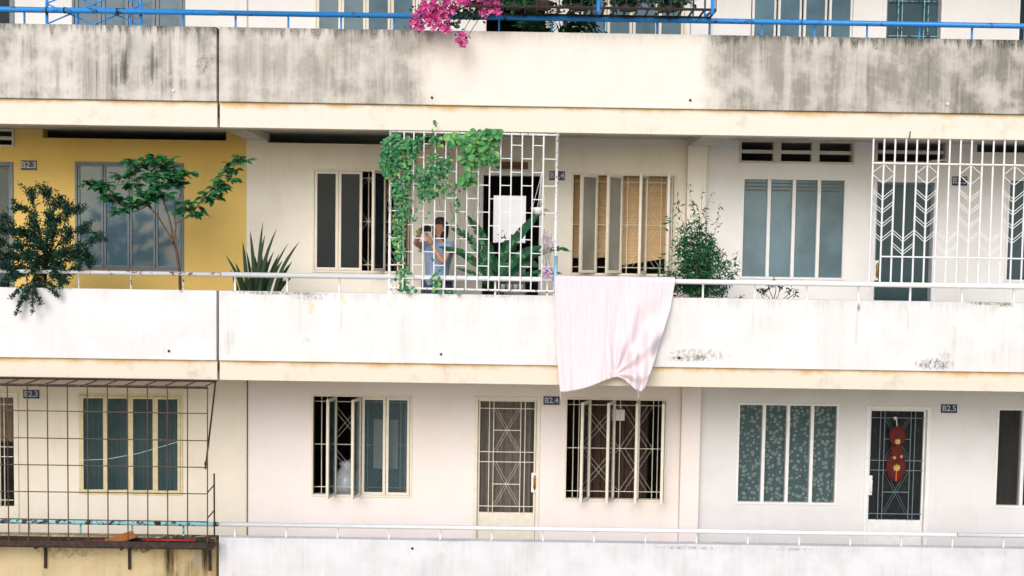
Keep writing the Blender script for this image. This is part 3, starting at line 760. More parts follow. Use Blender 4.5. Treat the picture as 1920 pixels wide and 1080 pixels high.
for j in range(NV+1):
    v = j/NV
    for i in range(NU+1):
        u = i/NU
        L_, R_, T_, B_ = pline(left, v), pline(right, v), pline(topl, u), pline(bot, u)
        px = lerp(L_[0],R_[0],u)+lerp(T_[0],B_[0],v)-lerp(lerp(1040,1266,u),lerp(1050,1208,u),v)
        py = lerp(L_[1],R_[1],u)+lerp(T_[1],B_[1],v)-lerp(lerp(519,528,u),lerp(736,730,u),v)
        # folds fan out towards the gathered right corner
        sk = u - .10*v*v
        y = -.05 - .03*v - .05*v*v*(u > -1)
        y += (.030*NZ(Vector((u*9, v*1.1, 3.1))) + .018*NZ(Vector((u*22, v*1.6, 7.7))) + .009*NZ(Vector((u*48, v*2.6, 1.7)))) * (.35+.65*v)
        y += .035*v*math.sin(sk*11+2.2*v+.8*NZ(Vector((u*3,v*2,0))))*(.25+u)
        gth = max(0., min(1., (u-.5)/.35))*v**1.7
        y += .085*gth*math.sin((u*26 - v*10)) - .12*gth
        th_ = math.atan2((1-v)*1.05, u-.50); fr = math.hypot(u-.50, 1-v)
        msk = max(0., min(1., (u-.42)/.2))*max(0., min(1., (1.15-fr)/.5))*min(1., fr/.12)
        y += .042*msk*math.sin(th_*13+.6*NZ(Vector((u*4,v*4,9))))
        P_ = W(px, py, y); vs_.append(P_)
for j in range(NV):
    for i in range(NU):
        a = j*(NU+1)+i; fs_.append((a, a+1, a+NU+2, a+NU+1))
# over the rail and down behind it
n0 = len(vs_)
back = []
for (yy, dz) in ((-.02,.012),(.065,.004),(.135,-.012),(.16,-.14),(.165,-.30)):
    row = []
    for i in range(NU+1):
        t_ = vs_[i]
        vs_.append(Vector((t_.x, yy+.004*math.sin(i*.4), (ztop if dz > -.05 else ztop)+dz))); row.append(len(vs_)-1)
    back.append(row)
prev = list(range(NU+1))
for row in back:
    for i in range(NU): fs_.append((prev[i+1], prev[i], row[i], row[i+1]))
    prev = row
sm.add(vs_, fs_)
cl = NT('pink_cotton'); X, Y, Z = cl.sep()
stp = cl.math('SINE', cl.math('MULTIPLY', X, 190.0)); wv = cl.noise((40,1,4), 1, 4, .6)
cl.out(cl.mix(cl.math('MULTIPLY', cl.ramp(wv, [(.4,0.),(.62,1.)]), .45), srgb(224,212,216), srgb(219,197,204)), .9, .1); cl.bump(cl.math('ADD', wv, cl.math('MULTIPLY', stp, .1)), .2, .006)
so = sm.build('hanging_sheet', cl.m, None, smooth=True)
md = so.modifiers.new('thickness', 'SOLIDIFY'); md.thickness = .003
tag(so, 'pale pink cotton sheet draped over the white rail down to the flat below', 'sheet')
strg = plain('string', srgb(226,222,214), .9)
tag(bar('string', strg, None, [W(1051,733,-.17), W(1051.5,748,-.1), W(1051,757,.3)], .004, 5), 'short white string tied to the sheet corner by the number plate', 'string')
tag(bar('string', strg, None, [W(1197,731,-.25), W(1197,745,-.2), W(1194,752,.4), W(1198,757,1.05)], .005, 5), 'white string from the gathered sheet corner to the open casement below', 'string')

# ------------------------------------------------------------------ door decoration
dk = W(1682,845,YW-.03); yd = YW-.035
gd = thing('door_charm', 'red gourd-shaped charm with gold flowers hanging on the barred door', 'charm', (dk.x, yd, W(1680,905,yd).z))
felt = plain('red_felt', srgb(84,16,15), .8, .5, 28); gold = plain('gold_foil', srgb(190,160,84), .4, .15)
def disc(mb, px, py, rx, ry, y, th=.02, n=28):
    c = W(px,py,y); a = [(c.x+rx/145*math.cos(2*PI*k/n), y, c.z+ry/145*math.sin(2*PI*k/n)) for k in range(n)]
    b = [(c.x+rx*.8/145*math.cos(2*PI*k/n), y-th, c.z+ry*.8/145*math.sin(2*PI*k/n)) for k in range(n)]
    mb.add(a+b, [tuple(range(n,2*n))]+[(k,(k+1)%n,n+(k+1)%n,n+k) for k in range(n)]+[tuple(reversed(range(n)))])
m = MB(); disc(m,1682.5,818,16,20,yd); disc(m,1681.5,846,12,14,yd+.004,.02); disc(m,1680,876,19,27,yd+.002,.022); m.build('gourd', felt, gd)
for px, py, r in ((1683,828,6.5),(1681,877,8),(1677,858,3.5),(1690,856,3.5)):
    m = MB(); c = W(px,py,yd-.022)
    for k in range(8):
        a = 2*PI*k/8; m.leaf((c.x, yd-.024, c.z), (math.cos(a),-.15,math.sin(a)), r/145, r*.6/145, (0,-1,0))
    m.lathe((c.x, yd-.026, c.z-.006), [(.004,0),(.012,.006),(.004,.012)], 8); m.build('gold_flower', gold, gd)
bar('tassel', plain('orange_thread', srgb(210,90,30), .8), gd, [W(1681,884,yd-.026), W(1680,902,yd-.026)], .009, 6)
bar('cord', MT['white_frame'], gd, [W(1682,800,yd), W(1681,782,yd+.01)], .005, 5); m = MB()
for k in range(6): m.leaf(W(1681,783,yd), (random.uniform(-1,1),-.2,random.uniform(-1,.3)), .05, .018)
m.build('ribbon', MT['white_frame'], gd)
# bag on a table inside the pink flat
tb = W(648,925,YW+.75); tt = thing('table', 'small table standing behind the open window of the pink flat', 'table', (tb.x, YW+.75, ZF['low']))
box('table_top', MT['room'], tt, tb.x-.4, tb.x+.35, YW+.45, YW+1.05, tb.z-.03, tb.z)
for a in (-.36,.31):
    for b in (.5,1.0): box('leg', MT['room'], tt, tb.x+a-.02, tb.x+a+.02, YW+b-.02, YW+b+.02, ZF['low']+.003, tb.z-.031)
m = MB(); m.lathe((tb.x+.02, YW+.72, tb.z+.001), [(.16,0),(.2,.08),(.19,.22),(.13,.33),(.07,.37),(.11,.44),(.05,.46)], 14)
for i, v in enumerate(m.v): m.v[i] = v + Vector((random.gauss(0,.012),random.gauss(0,.012),random.gauss(0,.008)))
tag(m.build('plastic_bag', glass('pale_plastic', srgb(190,200,210), .95, .25), None, smooth=True), 'knotted pale plastic bag on the table inside the pink flat', 'bag')

# ------------------------------------------------------------------ plants
bark = plain('bark', srgb(96,74,58), .9, .35, 30); bark_d = plain('bark_dark', srgb(62,48,40), .9, .35, 30)
dry = plain('dry_stem', srgb(128,94,66), .9, .3, 30)
terra = plain('terracotta', srgb(150,88,62), .8, .2, 9); darkpot = plain('dark_pot', srgb(58,56,54), .6, .2, 9); soil = plain('soil', srgb(60,46,36), .95)
lf_mid = foliage('leaves_mid', srgb(22,78,46), srgb(48,122,72), srgb(92,156,90))
lf_dark = foliage('leaves_dark', srgb(16,44,36), srgb(40,84,62), srgb(66,104,78))
lf_bright = foliage('leaves_bright', srgb(52,120,70), srgb(112,178,104), srgb(156,196,104))
lf_deep = foliage('leaves_deep', srgb(20,66,44), srgb(40,112,70), srgb(92,152,96))
lf_snake = foliage('leaves_snake', srgb(24,44,30), srgb(52,78,46), srgb(104,118,66))
bract = foliage('bracts', srgb(206,62,144), srgb(230,104,174), srgb(242,168,208), .6, .35)
lilac = foliage('lilac_petals', srgb(196,160,206), srgb(226,196,226), srgb(238,222,238), .6, .3)
def rnd(a=1.): return Vector((random.gauss(0,a), random.gauss(0,a), random.gauss(0,a)))
def planter(t, c, zf, h, r, mat):
    m = MB(); m.lathe((c[0],c[1],zf+.003), [(r*.72,0),(r*.95,h*.85),(r*1.06,h*.86),(r*1.06,h),(r*.95,h),(r*.92,h-.03)], 18); m.build('pot', mat, t, smooth=False)
    m = MB(); m.lathe((c[0],c[1],zf+h-.04), [(r*.9,0),(r*.88,.012)], 18); m.build('soil', soil, t)
def curve(a, b, bend=.1, n=7, sag=0):
    a, b = Vector(a), Vector(b); L = (b-a).length; o = rnd(bend*L)
    return [a.lerp(b, i/(n-1)) + o*math.sin(PI*i/(n-1)) + Vector((0,0,-sag*L*math.sin(PI*i/(n-1)))) + (rnd(.012*L) if 0 < i < n-1 else Vector()) for i in range(n)]
def along(pts, t):
    k = t*(len(pts)-1); i = min(int(k), len(pts)-2); return pts[i].lerp(pts[i+1], k-i)

# 1. weeping dark shrub, far left
sc_ = W(78,560,.42)
t = thing('weeping_shrub', 'dark feathery shrub spilling over the white parapet by the yellow wall', 'shrub', (sc_.x,.42,0))
planter(t, (sc_.x,.42), 0, .72, .17, darkpot)
wd_ = MB(); lv = MB()
base = Vector((sc_.x,.42,.68)); trunk = curve(base, W(88,470,.3), .05, 6); wd_.tube(trunk, .024, .014, 6)
tips = [((60,352),.25),((85,348),.3),((110,362),.2),((128,378),.1),((150,385),.1),((35,385),.2),((10,400),.2),((-15,420),.2),((20,425),.05),((60,410),0),((95,420),0),
        ((130,428),.05),((160,425),.05),((192,438),0),((150,460),.0),((178,490),.05),((160,480),0),((120,470),-.05),((30,460),-.05),((-10,470),.05),((-30,440),.2),((5,500),.0),((25,520),-.05),
        ((60,500),-.08),((100,520),-.05),((118,535),.0),((50,470),-.1),((75,450),-.1),((40,430),.1),((100,400),.15),((-20,510),.1),((-5,545),.12),((140,500),.05),((20,480),.25),((70,530),.2),((110,500),.2),((45,545),.1)]
droop = [((28,592),-.13),((60,588),-.16),((35,575),-.12),((78,572),-.15),((110,555),-.10),((20,560),-.10),((50,560),-.14),((104,540),-.12)]
def feather(pts, leaves, L, Wd, sp):
    for _ in range(leaves):
        u = random.random()**.7; p = along(pts, .25+.75*u) + rnd(sp)
        d = rnd(1)+Vector((0,-.3,-.2)); lv.leaf(p, d, L*random.uniform(.6,1.3), Wd*random.uniform(.7,1.2))
for (q, y) in tips:
    b = W(*q, y); s = along(trunk, random.uniform(.45,1)); pts = curve(s, b, .10, 7, -.05)
    wd_.tube(pts, .009, .003, 5); feather(pts, 230, .042, .019, .022)
    for k in range(3):
        e = b + Vector((random.uniform(-.12,.12), random.uniform(-.08,.08), random.uniform(-.1,.06))); pt = curve(along(pts,.7), e, .1, 5); wd_.tube(pt, .004, .002, 4); feather(pt, 75, .038, .017, .014)
for (q, y) in droop:
    b = W(*q, y); s = W(random.uniform(50,85), 530, -.02); pts = curve(s, b, .06, 7, -.12); wd_.tube(pts, .006, .0025, 5); feather(pts, 130, .034, .017, .010)
wd_.build('trunk', bark_d, t, smooth=True); lv.build('crown', lf_dark, t)

# 2. small tree with rosettes in front of the yellow wall
tc = W(338,545,.30)
t = thing('potted_tree', 'small potted tree with spreading leaf rosettes before the yellow wall', 'tree', (tc.x,.30,0))
planter(t, (tc.x,.30), 0, .62, .17, terra)
wd_ = MB(); lv = MB(); YT = .24
J = lambda x, y, d=0: W(x, y, YT+d)
tr = [Vector((tc.x,.30,.58)), J(338,545,.05), J(337,510,.02), J(331,470), J(324,452)]; wd_.tube(tr, .022, .015, 8)
def limb(pts, r0, r1): wd_.tube(pts, r0, r1, 6); return pts
l1 = limb([J(324,452), J(308,425,-.03), J(294,402,-.05), J(276,386,-.06), J(258,372,-.05)], .012, .006)
l2 = limb([J(324,452), J(322,430,.03), J(316,405,.05), J(308,380,.06), J(300,355,.04)], .012, .006)
l3 = limb([J(327,448), J(330,425,-.02), J(326,400,0), J(332,380,.02), J(345,392,-.04)], .010, .005)
l4 = limb([J(328,420), J(345,410,-.05), J(362,398,-.08), J(378,375,-.06), J(400,350,-.05), J(425,315,-.04), J(445,300,-.04)], .009, .004)
l5 = limb([J(276,386,-.06), J(250,398,-.08), J(225,385,-.1), J(205,368,-.1)], .007, .004)
def rosette(c, n, L, Wd, drp=.35):
    for k in range(n):
        a = 2*PI*random.random(); e = random.uniform(-.15,.75)
        d = Vector((math.cos(a), math.sin(a)*.9, e-drp))
        p = Vector(c)+d*random.uniform(0,.03)
        lv.oval(p, d, L*random.uniform(.7,1.2), Wd*random.uniform(.8,1.15), (random.gauss(0,.35),random.gauss(-.55,.3),1), .12)
ros = [(165,342),(178,350),(195,352),(208,368),(218,378),(232,372),(240,345),(228,330),(250,320),(240,302),(262,310),(275,300),(290,297),(300,310),(312,318),(325,322),(338,325),(285,325),(268,335),(255,350),
       (270,362),(288,352),(300,345),(318,348),(332,345),(245,385),(262,380),(280,375),(296,368),(310,365),(325,335),(222,395),(300,330),(315,300),(200,345),(350,322)]
ros2 = [(345,380),(352,390),(362,400),(370,388),(340,395),(355,378),(375,398),(382,370),(392,362),(400,352),(398,372),(408,340),(418,330),(415,352),(405,365),(428,318),(436,335),(432,305),(445,300),(452,292),(458,300),(425,345),(440,318)]
for q in ros:
    c = J(q[0], q[1], random.uniform(-.16,.14)); src = min((p for l in (l1,l2,l3,l5) for p in l), key=lambda p: (p-c).length)
    wd_.tube(curve(src, c, .06, 4), .0045, .002, 4); rosette(c, 17, .125, .062)
for q in ros2:
    c = J(q[0], q[1], random.uniform(-.16,.04)); src = min((p for p in l4+l3), key=lambda p: (p-c).length)
    wd_.tube(curve(src, c, .06, 4), .0045, .002, 4); rosette(c, 12, .115, .055, .55)
wd_.build('trunk', bark, t, smooth=True); lv.build('crown', lf_mid, t)

# 3. snake plant
s0 = W(482,548,.36)
t = thing('snake_plant', 'snake plant with stiff upright striped blades behind the white rail', 'plant', (s0.x,.36,0))
planter(t, (s0.x,.36), 0, .66, .2, darkpot)
tipsS = [(423,478),(432,505),(441,492),(455,452),(462,470),(469,432),(478,480),(488,452),(493,416),(500,470),(497,440),(506,490),(514,470),(519,428),(524,475),(530,488),(541,455),(562,452),(548,490),(536,522),(552,515),(446,515),(472,500),(510,450),(485,505)]
for (x, y) in tipsS:
    b = Vector((s0.x+(x-487)/160*.42+random.uniform(-.05,.05), .36+random.uniform(-.13,.13), .62)); e = W(x, y, b.y+random.uniform(-.08,.05))
    o = Vector(((e.x-b.x)*-.18,0,.03)); pts = [b.lerp(e, i/7)+o*math.sin(PI*i/7) for i in range(8)]
    m = MB(); m.blade(pts, random.uniform(.042,.058), (random.gauss(0,.4),-1,0), .03); m.build('blade', lf_snake, t, smooth=True)

# 4. climbing vine on the cage
t = thing('climbing_vine', 'leafy green vine with dry hanging stems climbing over the white cage', 'vine', (xl,.05,PT['mid']))
lv = MB(); st = MB(); big = MB()
def patch(mbx, cx_, cy_, rx, ry, n, L, y0=-.06, y1=.10):
    for _ in range(n):
        a, r = random.random()*2*PI, math.sqrt(random.random())
        p = W(cx_+rx*r*math.cos(a), cy_+ry*r*math.sin(a), random.uniform(y0,y1))
        l_ = L*random.uniform(.6,1.3)
        mbx.oval(p, Vector((random.gauss(0,.6),-.35,-.7+random.gauss(0,.4))), l_, l_*.85, (random.gauss(0,.5),-1,random.gauss(.4,.4)), .12)
for (a) in [(742,272,26,22,210),(735,300,22,26,170),(760,285,24,26,170),(722,300,9,34,70),(752,330,20,30,120),(745,360,9,22,50),(752,395,13,45,120),(748,440,9,45,80),(752,480,8,40,55),(757,520,12,26,45),(765,370,9,40,50),
            (792,330,16,20,60),(805,345,18,18,80),(797,365,12,16,40),(825,318,16,16,70),(838,308,10,18,40),(812,300,14,14,40),(775,270,16,16,50),(818,262,14,12,35),(817,235,5,12,8),(790,258,30,8,30),(822,360,22,10,35),(850,346,24,8,35),(877,338,14,10,35),(905,262,30,20,50),
            (818,525,8,22,28),(778,405,5,20,10),(760,540,22,6,22),(842,545,25,4,10),(856,370,5,30,14),(770,320,12,20,50)]:
    patch(lv, *a[:4], a[4], .045)
for a in [(872,262,26,14,46),(905,258,30,16,64),(925,250,14,12,26),(895,280,26,16,46),(880,295,16,18,30),(855,258,16,10,24),(915,292,14,12,20),(928,300,6,18,10),(877,330,14,12,22)]:
    patch(big, *a[:4], a[4], .085, -.10, .06)
for _ in range(44):
    x = random.uniform(780,900); y = random.uniform(255,300); y2 = y+random.uniform(25,150)*(1 if x > 790 else 1.6)
    st.tube(curve(W(x,y,random.uniform(-.05,.08)), W(x+random.uniform(-14,14),min(y2,470),random.uniform(-.05,.08)), .05, 6), .0022, .0014, 4)
for _ in range(42):
    x = random.uniform(772,850); y = random.uniform(252,310)
    st.tube(curve(W(x,y,random.uniform(-.05,.09)), W(x+random.uniform(-25,25),y+random.uniform(-15,25),random.uniform(-.05,.09)), .15, 5), .003, .002, 4)
for _ in range(22):
    x = random.uniform(735,765); st.tube(curve(W(x,260,.02), W(x+random.uniform(-10,15),random.uniform(400,543),.02), .03, 8), .0026, .0015, 4)
for _ in range(10):
    x = random.uniform(830,905); st.tube(curve(W(x,380,.03), W(x+random.uniform(-10,10),random.uniform(450,520),.03), .06, 6), .0022, .0014, 4)
for (x,y) in ((852,405),(856,420),(858,440),(815,480),(812,530),(790,470),(855,390),(800,400),(786,430)): patch(lv, x, y, 5, 10, 5, .028)
st.build('stems', dry, t); lv.build('leaves', foliage('leaves_vine', srgb(34,112,74), srgb(84,158,100), srgb(150,190,90)), t); big.build('broad_leaves', lf_bright, t)

# 5. bird-of-paradise plant in front of the doorway
b0 = W(935,560,.62)
t = thing('broadleaf_plant', 'potted plant with long torn paddle leaves in front of the dark doorway', 'plant', (b0.x,.62,0))
planter(t, (b0.x,.62), 0, .45, .22, terra)
Z2 = lambda zx, zy, y: W(750+zx/5.818, 390+zy/5.818, y)
def paddle(pts, w, torn=.25):
    m = MB(); n = 14; P_ = [Vector(p) for p in pts]; L = [along(P_, i/n) for i in range(n+1)]
    nrm = Vector((random.gauss(0,.15),-1,.35))
    for i in range(n):
        t0, t1 = i/n, (i+1)/n; d = (L[i+1]-L[i]).normalized(); s = d.cross(nrm).normalized(); n2 = s.cross(d)
        wf = lambda t: w*max(.04, math.sin(PI*min(1,.06+.94*t))**.6)
        for sg in (-1, 1):
            tear = random.random() < torn
            w0, w1 = wf(t0)*(.55 if tear else 1), wf(t1)
            m.add([L[i], L[i+1], L[i+1]+s*(sg*w1/2)+n2*(.18*w1)+d*.01, L[i]+s*(sg*w0/2)+n2*(.18*w0)+d*.01], [(0,1,2,3)])
    m.tube(L, .006, .003, 5)
    return m
stem = lambda e: (b0.x+random.uniform(-.06,.06), .62+random.uniform(-.05,.05), .42)
for pts, w in (([(1060,700),(960,440),(860,250),(740,90)],.125),([(1000,760),(880,480),(740,310),(562,218)],.13),([(980,800),(850,620),(680,490),(420,425)],.105),([(960,860),(840,730),(740,690),(620,660)],.05),
               ([(1090,700),(1190,480),(1330,260),(1560,20)],.13),([(1120,740),(1260,560),(1380,480),(1560,420)],.12),([(1150,780),(1350,560),(1600,470),(1760,440),(1850,470)],.07),([(1060,760),(1010,560),(960,420),(900,300)],.12),
               ([(1080,760),(1120,560),(1150,430),(1220,330)],.12),([(1110,800),(1300,640),(1420,600),(1500,640)],.12),([(1140,800),(1400,720),(1600,690),(1760,715)],.06),([(1020,800),(940,640),(880,540),(840,430)],.11)):
    yy = random.uniform(.40,.66); P_ = [Z2(x, y, yy) for x, y in pts]
    m = paddle(P_, w); m.tube([stem(0), P_[0].lerp(Vector((b0.x,.62,.5)), .5), P_[0]], .010, .007, 6); m.build('leaf', lf_deep, t)

# 6. bamboo-like shrub
h0 = W(1310,560,.34)
t = thing('bamboo_shrub', 'airy bamboo-like potted shrub with narrow leaves behind the white rail', 'shrub', (h0.x,.34,0))
planter(t, (h0.x,.34), 0, .5, .2, darkpot)
wd_ = MB(); lv = MB()
for k in range(46):
    ex_ = random.gauss(1308,38); ey_ = 400+abs(ex_-1300)*1.5+random.uniform(-20,90)
    if k < 7: ex_, ey_ = ((1290,345),(1318,350),(1335,362),(1270,360),(1300,375),(1350,380),(1285,400))[k]
    if k in (8,9,10,11): ex_, ey_ = ((1385,470),(1380,505),(1250,400),(1240,470))[k-8]
    b = Vector((h0.x+random.uniform(-.1,.1), .34+random.uniform(-.1,.1), .46)); e = W(ex_, ey_, .30+random.uniform(-.25,.2))
    pts = curve(b, e, .05, 8); wd_.tube(pts, .0045, .002, 4)
    for _ in range(52 if k > 10 else 36):
        p = along(pts, random.uniform(.3,1)**.8) + rnd(.02); d = Vector((random.gauss(0,.8), random.gauss(-.2,.7), random.gauss(-.35,.4)))
        lv.leaf(p, d, random.uniform(.05,.095), random.uniform(.014,.024), None, .1)
for a in [(1310,480,40,50,640),(1322,500,50,38,600),(1295,450,30,40,240),(1300,535,40,18,340),(1280,525,30,22,260)]:
    for _ in range(a[4]):
        an, r = random.random()*2*PI, math.sqrt(random.random()); p = W(a[0]+a[2]*r*math.cos(an), a[1]+a[3]*r*math.sin(an), random.uniform(.15,.5))
        lv.leaf(p, Vector((random.gauss(0,.8), random.gauss(-.2,.7), random.gauss(-.4,.4))), random.uniform(.05,.09), random.uniform(.015,.026), None, .1)
wd_.build('stems', bark, t); lv.build('leaves', lf_deep, t)

# 7. small flowering succulent on the parapet
f0 = W(1450,562,.30)
t = thing('flowering_succulent', 'small leafy succulent with one red flower peeping over the parapet', 'plant', (f0.x,.30,0))
planter(t, (f0.x,.30), 0, .80, .15, terra)
wd_ = MB(); lv = MB()
for (x, y) in ((1425,545),(1440,540),(1450,532),(1480,545),(1492,548),(1432,548),(1464,540)):
    e = W(x, y, .28+random.uniform(-.06,.06)); pts = curve(Vector((f0.x+random.uniform(-.06,.06),.30,.77)), e, .15, 6); wd_.tube(pts, .006, .003, 5)
    for _ in range(16): lv.leaf(e+rnd(.016), rnd(1)+Vector((0,-.2,.3)), .05, .022)
wd_.build('stems', bark_d, t); lv.build('leaves', lf_dark, t)
m = MB(); c = W(1452,523,.27)
for k in range(9): m.leaf(c, rnd(1), .035, .024)
m.build('flower', foliage('red_petals', srgb(210,60,80), srgb(232,110,120)), t)

# 8. bougainvillea in the rack
g0 = Vector((W(860,20,-.15).x, -.15, zs+.01))
t = thing('bougainvillea', 'bougainvillea in magenta bloom spilling over the blue rail', 'plant', tuple(g0))
planter(t, (W(905,20,-.15).x, -.15), zs+.01, .08, .12, darkpot)
fl_ = MB(); lv = MB(); wd_ = MB()
root = Vector((W(905,20,-.15).x, -.15, zs+.08))
for (cx_, cy_, rx, ry, n) in ((812,14,26,16,70),(800,32,24,16,55),(836,20,16,20,40),(858,4,26,9,40),(890,2,26,9,34),(912,20,12,14,22),(925,10,14,14,26),(778,44,10,10,12),(787,50,10,8,14),(820,46,10,12,20),(838,55,9,7,16),(866,72,10,12,22),(868,82,6,6,8),(930,24,10,5,8),(795,18,12,12,20)):
    c = W(cx_, cy_, -.25); wd_.tube(curve(root, c, .1, 8, -.1), .006, .003, 5)
    for _ in range(n):
        a, r = random.random()*2*PI, math.sqrt(random.random()); p = W(cx_+rx*r*math.cos(a), cy_+ry*r*math.sin(a), random.uniform(-.36,-.16))
        ax = rnd(1); ax.y -= .8; ax.normalize()
        for k in range(3):
            d = (ax.orthogonal().normalized()); d = Matrix.Rotation(2*PI*k/3+random.random(), 3, ax) @ d + ax*.5
            fl_.leaf(p, d, random.uniform(.034,.05), random.uniform(.03,.04), ax, .1)
    for _ in range(n//3): lv.leaf(W(cx_+rx*random.gauss(0,.7), cy_+ry*random.gauss(0,.7), random.uniform(-.3,-.1)), rnd(1), .05, .03)
for a in [(850,42,14,8,26),(862,22,22,10,60),(895,24,18,8,40)]: patch(lv, *a, .05, -.22, 0)
fl_.build('flowers', bract, t); lv.build('leaves', lf_dark, t); wd_.build('stems', bark_d, t)

# 9. potted plants standing in and behind the rack
def bushy(name, lab, px, y, n, L, Wd, mat, spread, hgt, zf, ph, kind='round', cat='plant'):
    c = W(px, 20, y); t = thing(name, lab, cat, (c.x, y, zf)); planter(t, (c.x, y), zf, ph, .1 if kind != 'palm' else .13, darkpot)
    lv = MB(); wd_ = MB(); b = Vector((c.x, y, zf+ph-.03))
    if kind == 'palm':
        for k in range(n):
            a = 2*PI*random.random(); e = b+Vector((math.cos(a)*spread*random.uniform(.5,1), math.sin(a)*spread*.6, hgt*random.uniform(.35,1)))
            pts = curve(b, e, .04, 7, -.22); wd_.tube(pts, .005, .002, 4)
            for i in range(16):
                u = .25+.75*i/15; p = along(pts, u); d = (along(pts,min(1,u+.05))-along(pts,u-.05)).normalized(); s = d.cross(Vector((0,0,1)))
                for sg in (-1,1): lv.leaf(p, d*.8+s*sg+Vector((0,0,-.35)), L*random.uniform(.7,1.1)*(1.15-u*.6), Wd, None, .1)
    else:
        for k in range(n):
            e = b+Vector((random.gauss(0,spread*.5), random.gauss(0,spread*.35), hgt*random.uniform(.2,1))); pts = curve(b, e, .08, 5); wd_.tube(pts, .004, .002, 4)
            for _ in range(9): lv.leaf(along(pts, random.uniform(.3,1))+rnd(.03), rnd(1)+Vector((0,-.2,-.1)), L*random.uniform(.6,1.2), Wd*random.uniform(.7,1.2))
    wd_.build('stems', bark_d, t); lv.build('leaves', mat, t)
bushy('palm', 'feathery green palm rising from the dark planter rack', 1018, -.16, 24, .13, .02, lf_bright, .42, .45, zs+.012, .07, 'palm')
bushy('potted_plant', 'bushy dark green pot plant in the rack next to the palm', 1085, -.15, 60, .09, .05, lf_dark, .34, .36, zs+.012, .05)
bushy('potted_plant', 'dark rounded pot plant in the middle of the planter rack', 1175, -.15, 70, .07, .04, lf_dark, .36, .36, zs+.012, .05)
bushy('potted_plant', 'dark leafy pot plant by the blue corner post of the rack', 1255, -.15, 60, .075, .045, lf_dark, .32, .36, zs+.012, .05)
bushy('potted_plant', 'mixed green pot plant between bougainvillea and palm', 965, -.15, 60, .08, .045, lf_deep, .32, .36, zs+.012, .05)
bushy('potted_fern', 'arching broad fern on the corridor floor below the planter rack', 1035, .55, 16, .22, .035, lf_deep, .62, .62, ZF['top'], .72, 'palm')
bushy('potted_plant', 'tall dark pot plant on the corridor floor beside the top doorway', 1105, .60, 44, .12, .05, lf_dark, .34, .55, ZF['top'], .70)
bushy('potted_plant', 'dark glossy pot plant on the corridor floor left of the fern', 1000, .5, 26, .12, .05, lf_dark, .2, .45, ZF['top'], .72)

bushy('potted_plant', 'shaggy pot plant before the far bright window behind the open doorway', 952, 7.2, 34, .14, .035, lf_deep, .55, .75, ZF['mid'], 1.1)
# 10. hanging bowl and orchids on the cage
hb = W(1009,403,.14); t = thing('hanging_pot', 'white plastic bowl hanging on cords inside the cage', 'pot', (hb.x,.14,hb.z))
m = MB(); m.lathe((hb.x,.14,hb.z), [(.03,0),(.07,.02),(.085,.06),(.09,.085),(.082,.085),(.07,.05)], 16); m.build('bowl', MT['white_frame'], t, smooth=True)
hk = W(1017,320,.14)
for k in range(3):
    a = 2*PI*k/3+.4; bar('cord', MT['white_frame'], t, [(hb.x+.086*math.cos(a),.14+.086*math.sin(a),hb.z+.08), tuple(hk)], .0035, 4)
bar('cord', MT['white_frame'], t, [tuple(hk), (hk.x,.08,ct-.02)], .003, 4)
m = MB()
for k in range(12): m.leaf((hb.x+random.uniform(-.05,.07),.14,hb.z+.08), (random.uniform(-.6,1.4),-.3,random.uniform(-.9,.6)), .11, .022)
m.build('leaves', lf_deep, t)
oc = W(1030,470,.02); t = thing('orchid', 'lilac orchid with grey roots tied to the cage post', 'orchid', (oc.x,.02,oc.z-.2))
m = MB(); rt = MB()
for (x, y, n) in ((1030,452,9),(1034,462,5),(1024,502,10),(1030,515,12),(1020,512,6)):
    m = MB()
    for k in range(n): m.leaf(W(x+random.gauss(0,4), y+random.gauss(0,4), random.uniform(-.03,.03)), rnd(1)+Vector((0,-.6,0)), .06, .045)
    m.build('flower', lilac, t)
for k in range(26): x = random.uniform(1016,1034); rt.tube(curve(W(x,random.uniform(425,480),.03), W(x+random.uniform(-8,10),random.uniform(470,520),.0), .12, 5), .0045, .002, 4)
rt.build('roots', plain('orchid_root', srgb(150,146,138), .9), t)
tag(bar('pipe', plain('pale_blue_plastic', srgb(150,196,222), .4), None, [W(1042.5,480,-.02), W(1041,543,-.02)], .022, 10), 'short pale blue plastic tube tied upright at the cage corner', 'pipe')
# grey box, little bench and cups at the doorway
q0, q1 = W(938,497,1.05), W(985,497,1.05)
box_ = MB(); box_.box(q0.x, q1.x, .88, 1.22, .003, q0.z); box_.box(q0.x-.015, q1.x+.015, .865, 1.235, q0.z+.001, q0.z+.03)
tag(box_.build('storage_box', plain('grey_box', srgb(150,154,150), .6), None, bevel=.01), 'grey lidded storage box standing in front of the dark doorway', 'box')
qz = W(960,543,.32).z
t = thing('plant_bench', 'narrow grey bench behind the cage carrying white cups', 'bench', (W(958,540,.32).x,.32,0))
ba, bb = W(930,540,.32).x, W(988,540,.32).x
box('bench_top', MT['concrete'], t, ba, bb, .22, .42, qz-.03, qz)
for x in (ba+.02, bb-.05): box('leg', MT['concrete'], t, x, x+.03, .25, .39, .003, qz-.031)
for k, px in enumerate((943,955,967,977)):
    c = W(px,540,.32); m = MB(); m.lathe((c.x,.32,qz+.001), [(.022,0),(.03,.055),(.034,.06),(.028,.058),(.02,.01)], 12)
    tag(m.build('cup', MT['white_frame'], None, smooth=True), ('white cup at the bench end towards the person in blue','white cup second along the bench from the person in blue','white cup third along the bench from the person in blue','white cup at the bench end below the hanging bowl')[k], 'cup', 'white cups on the bench')

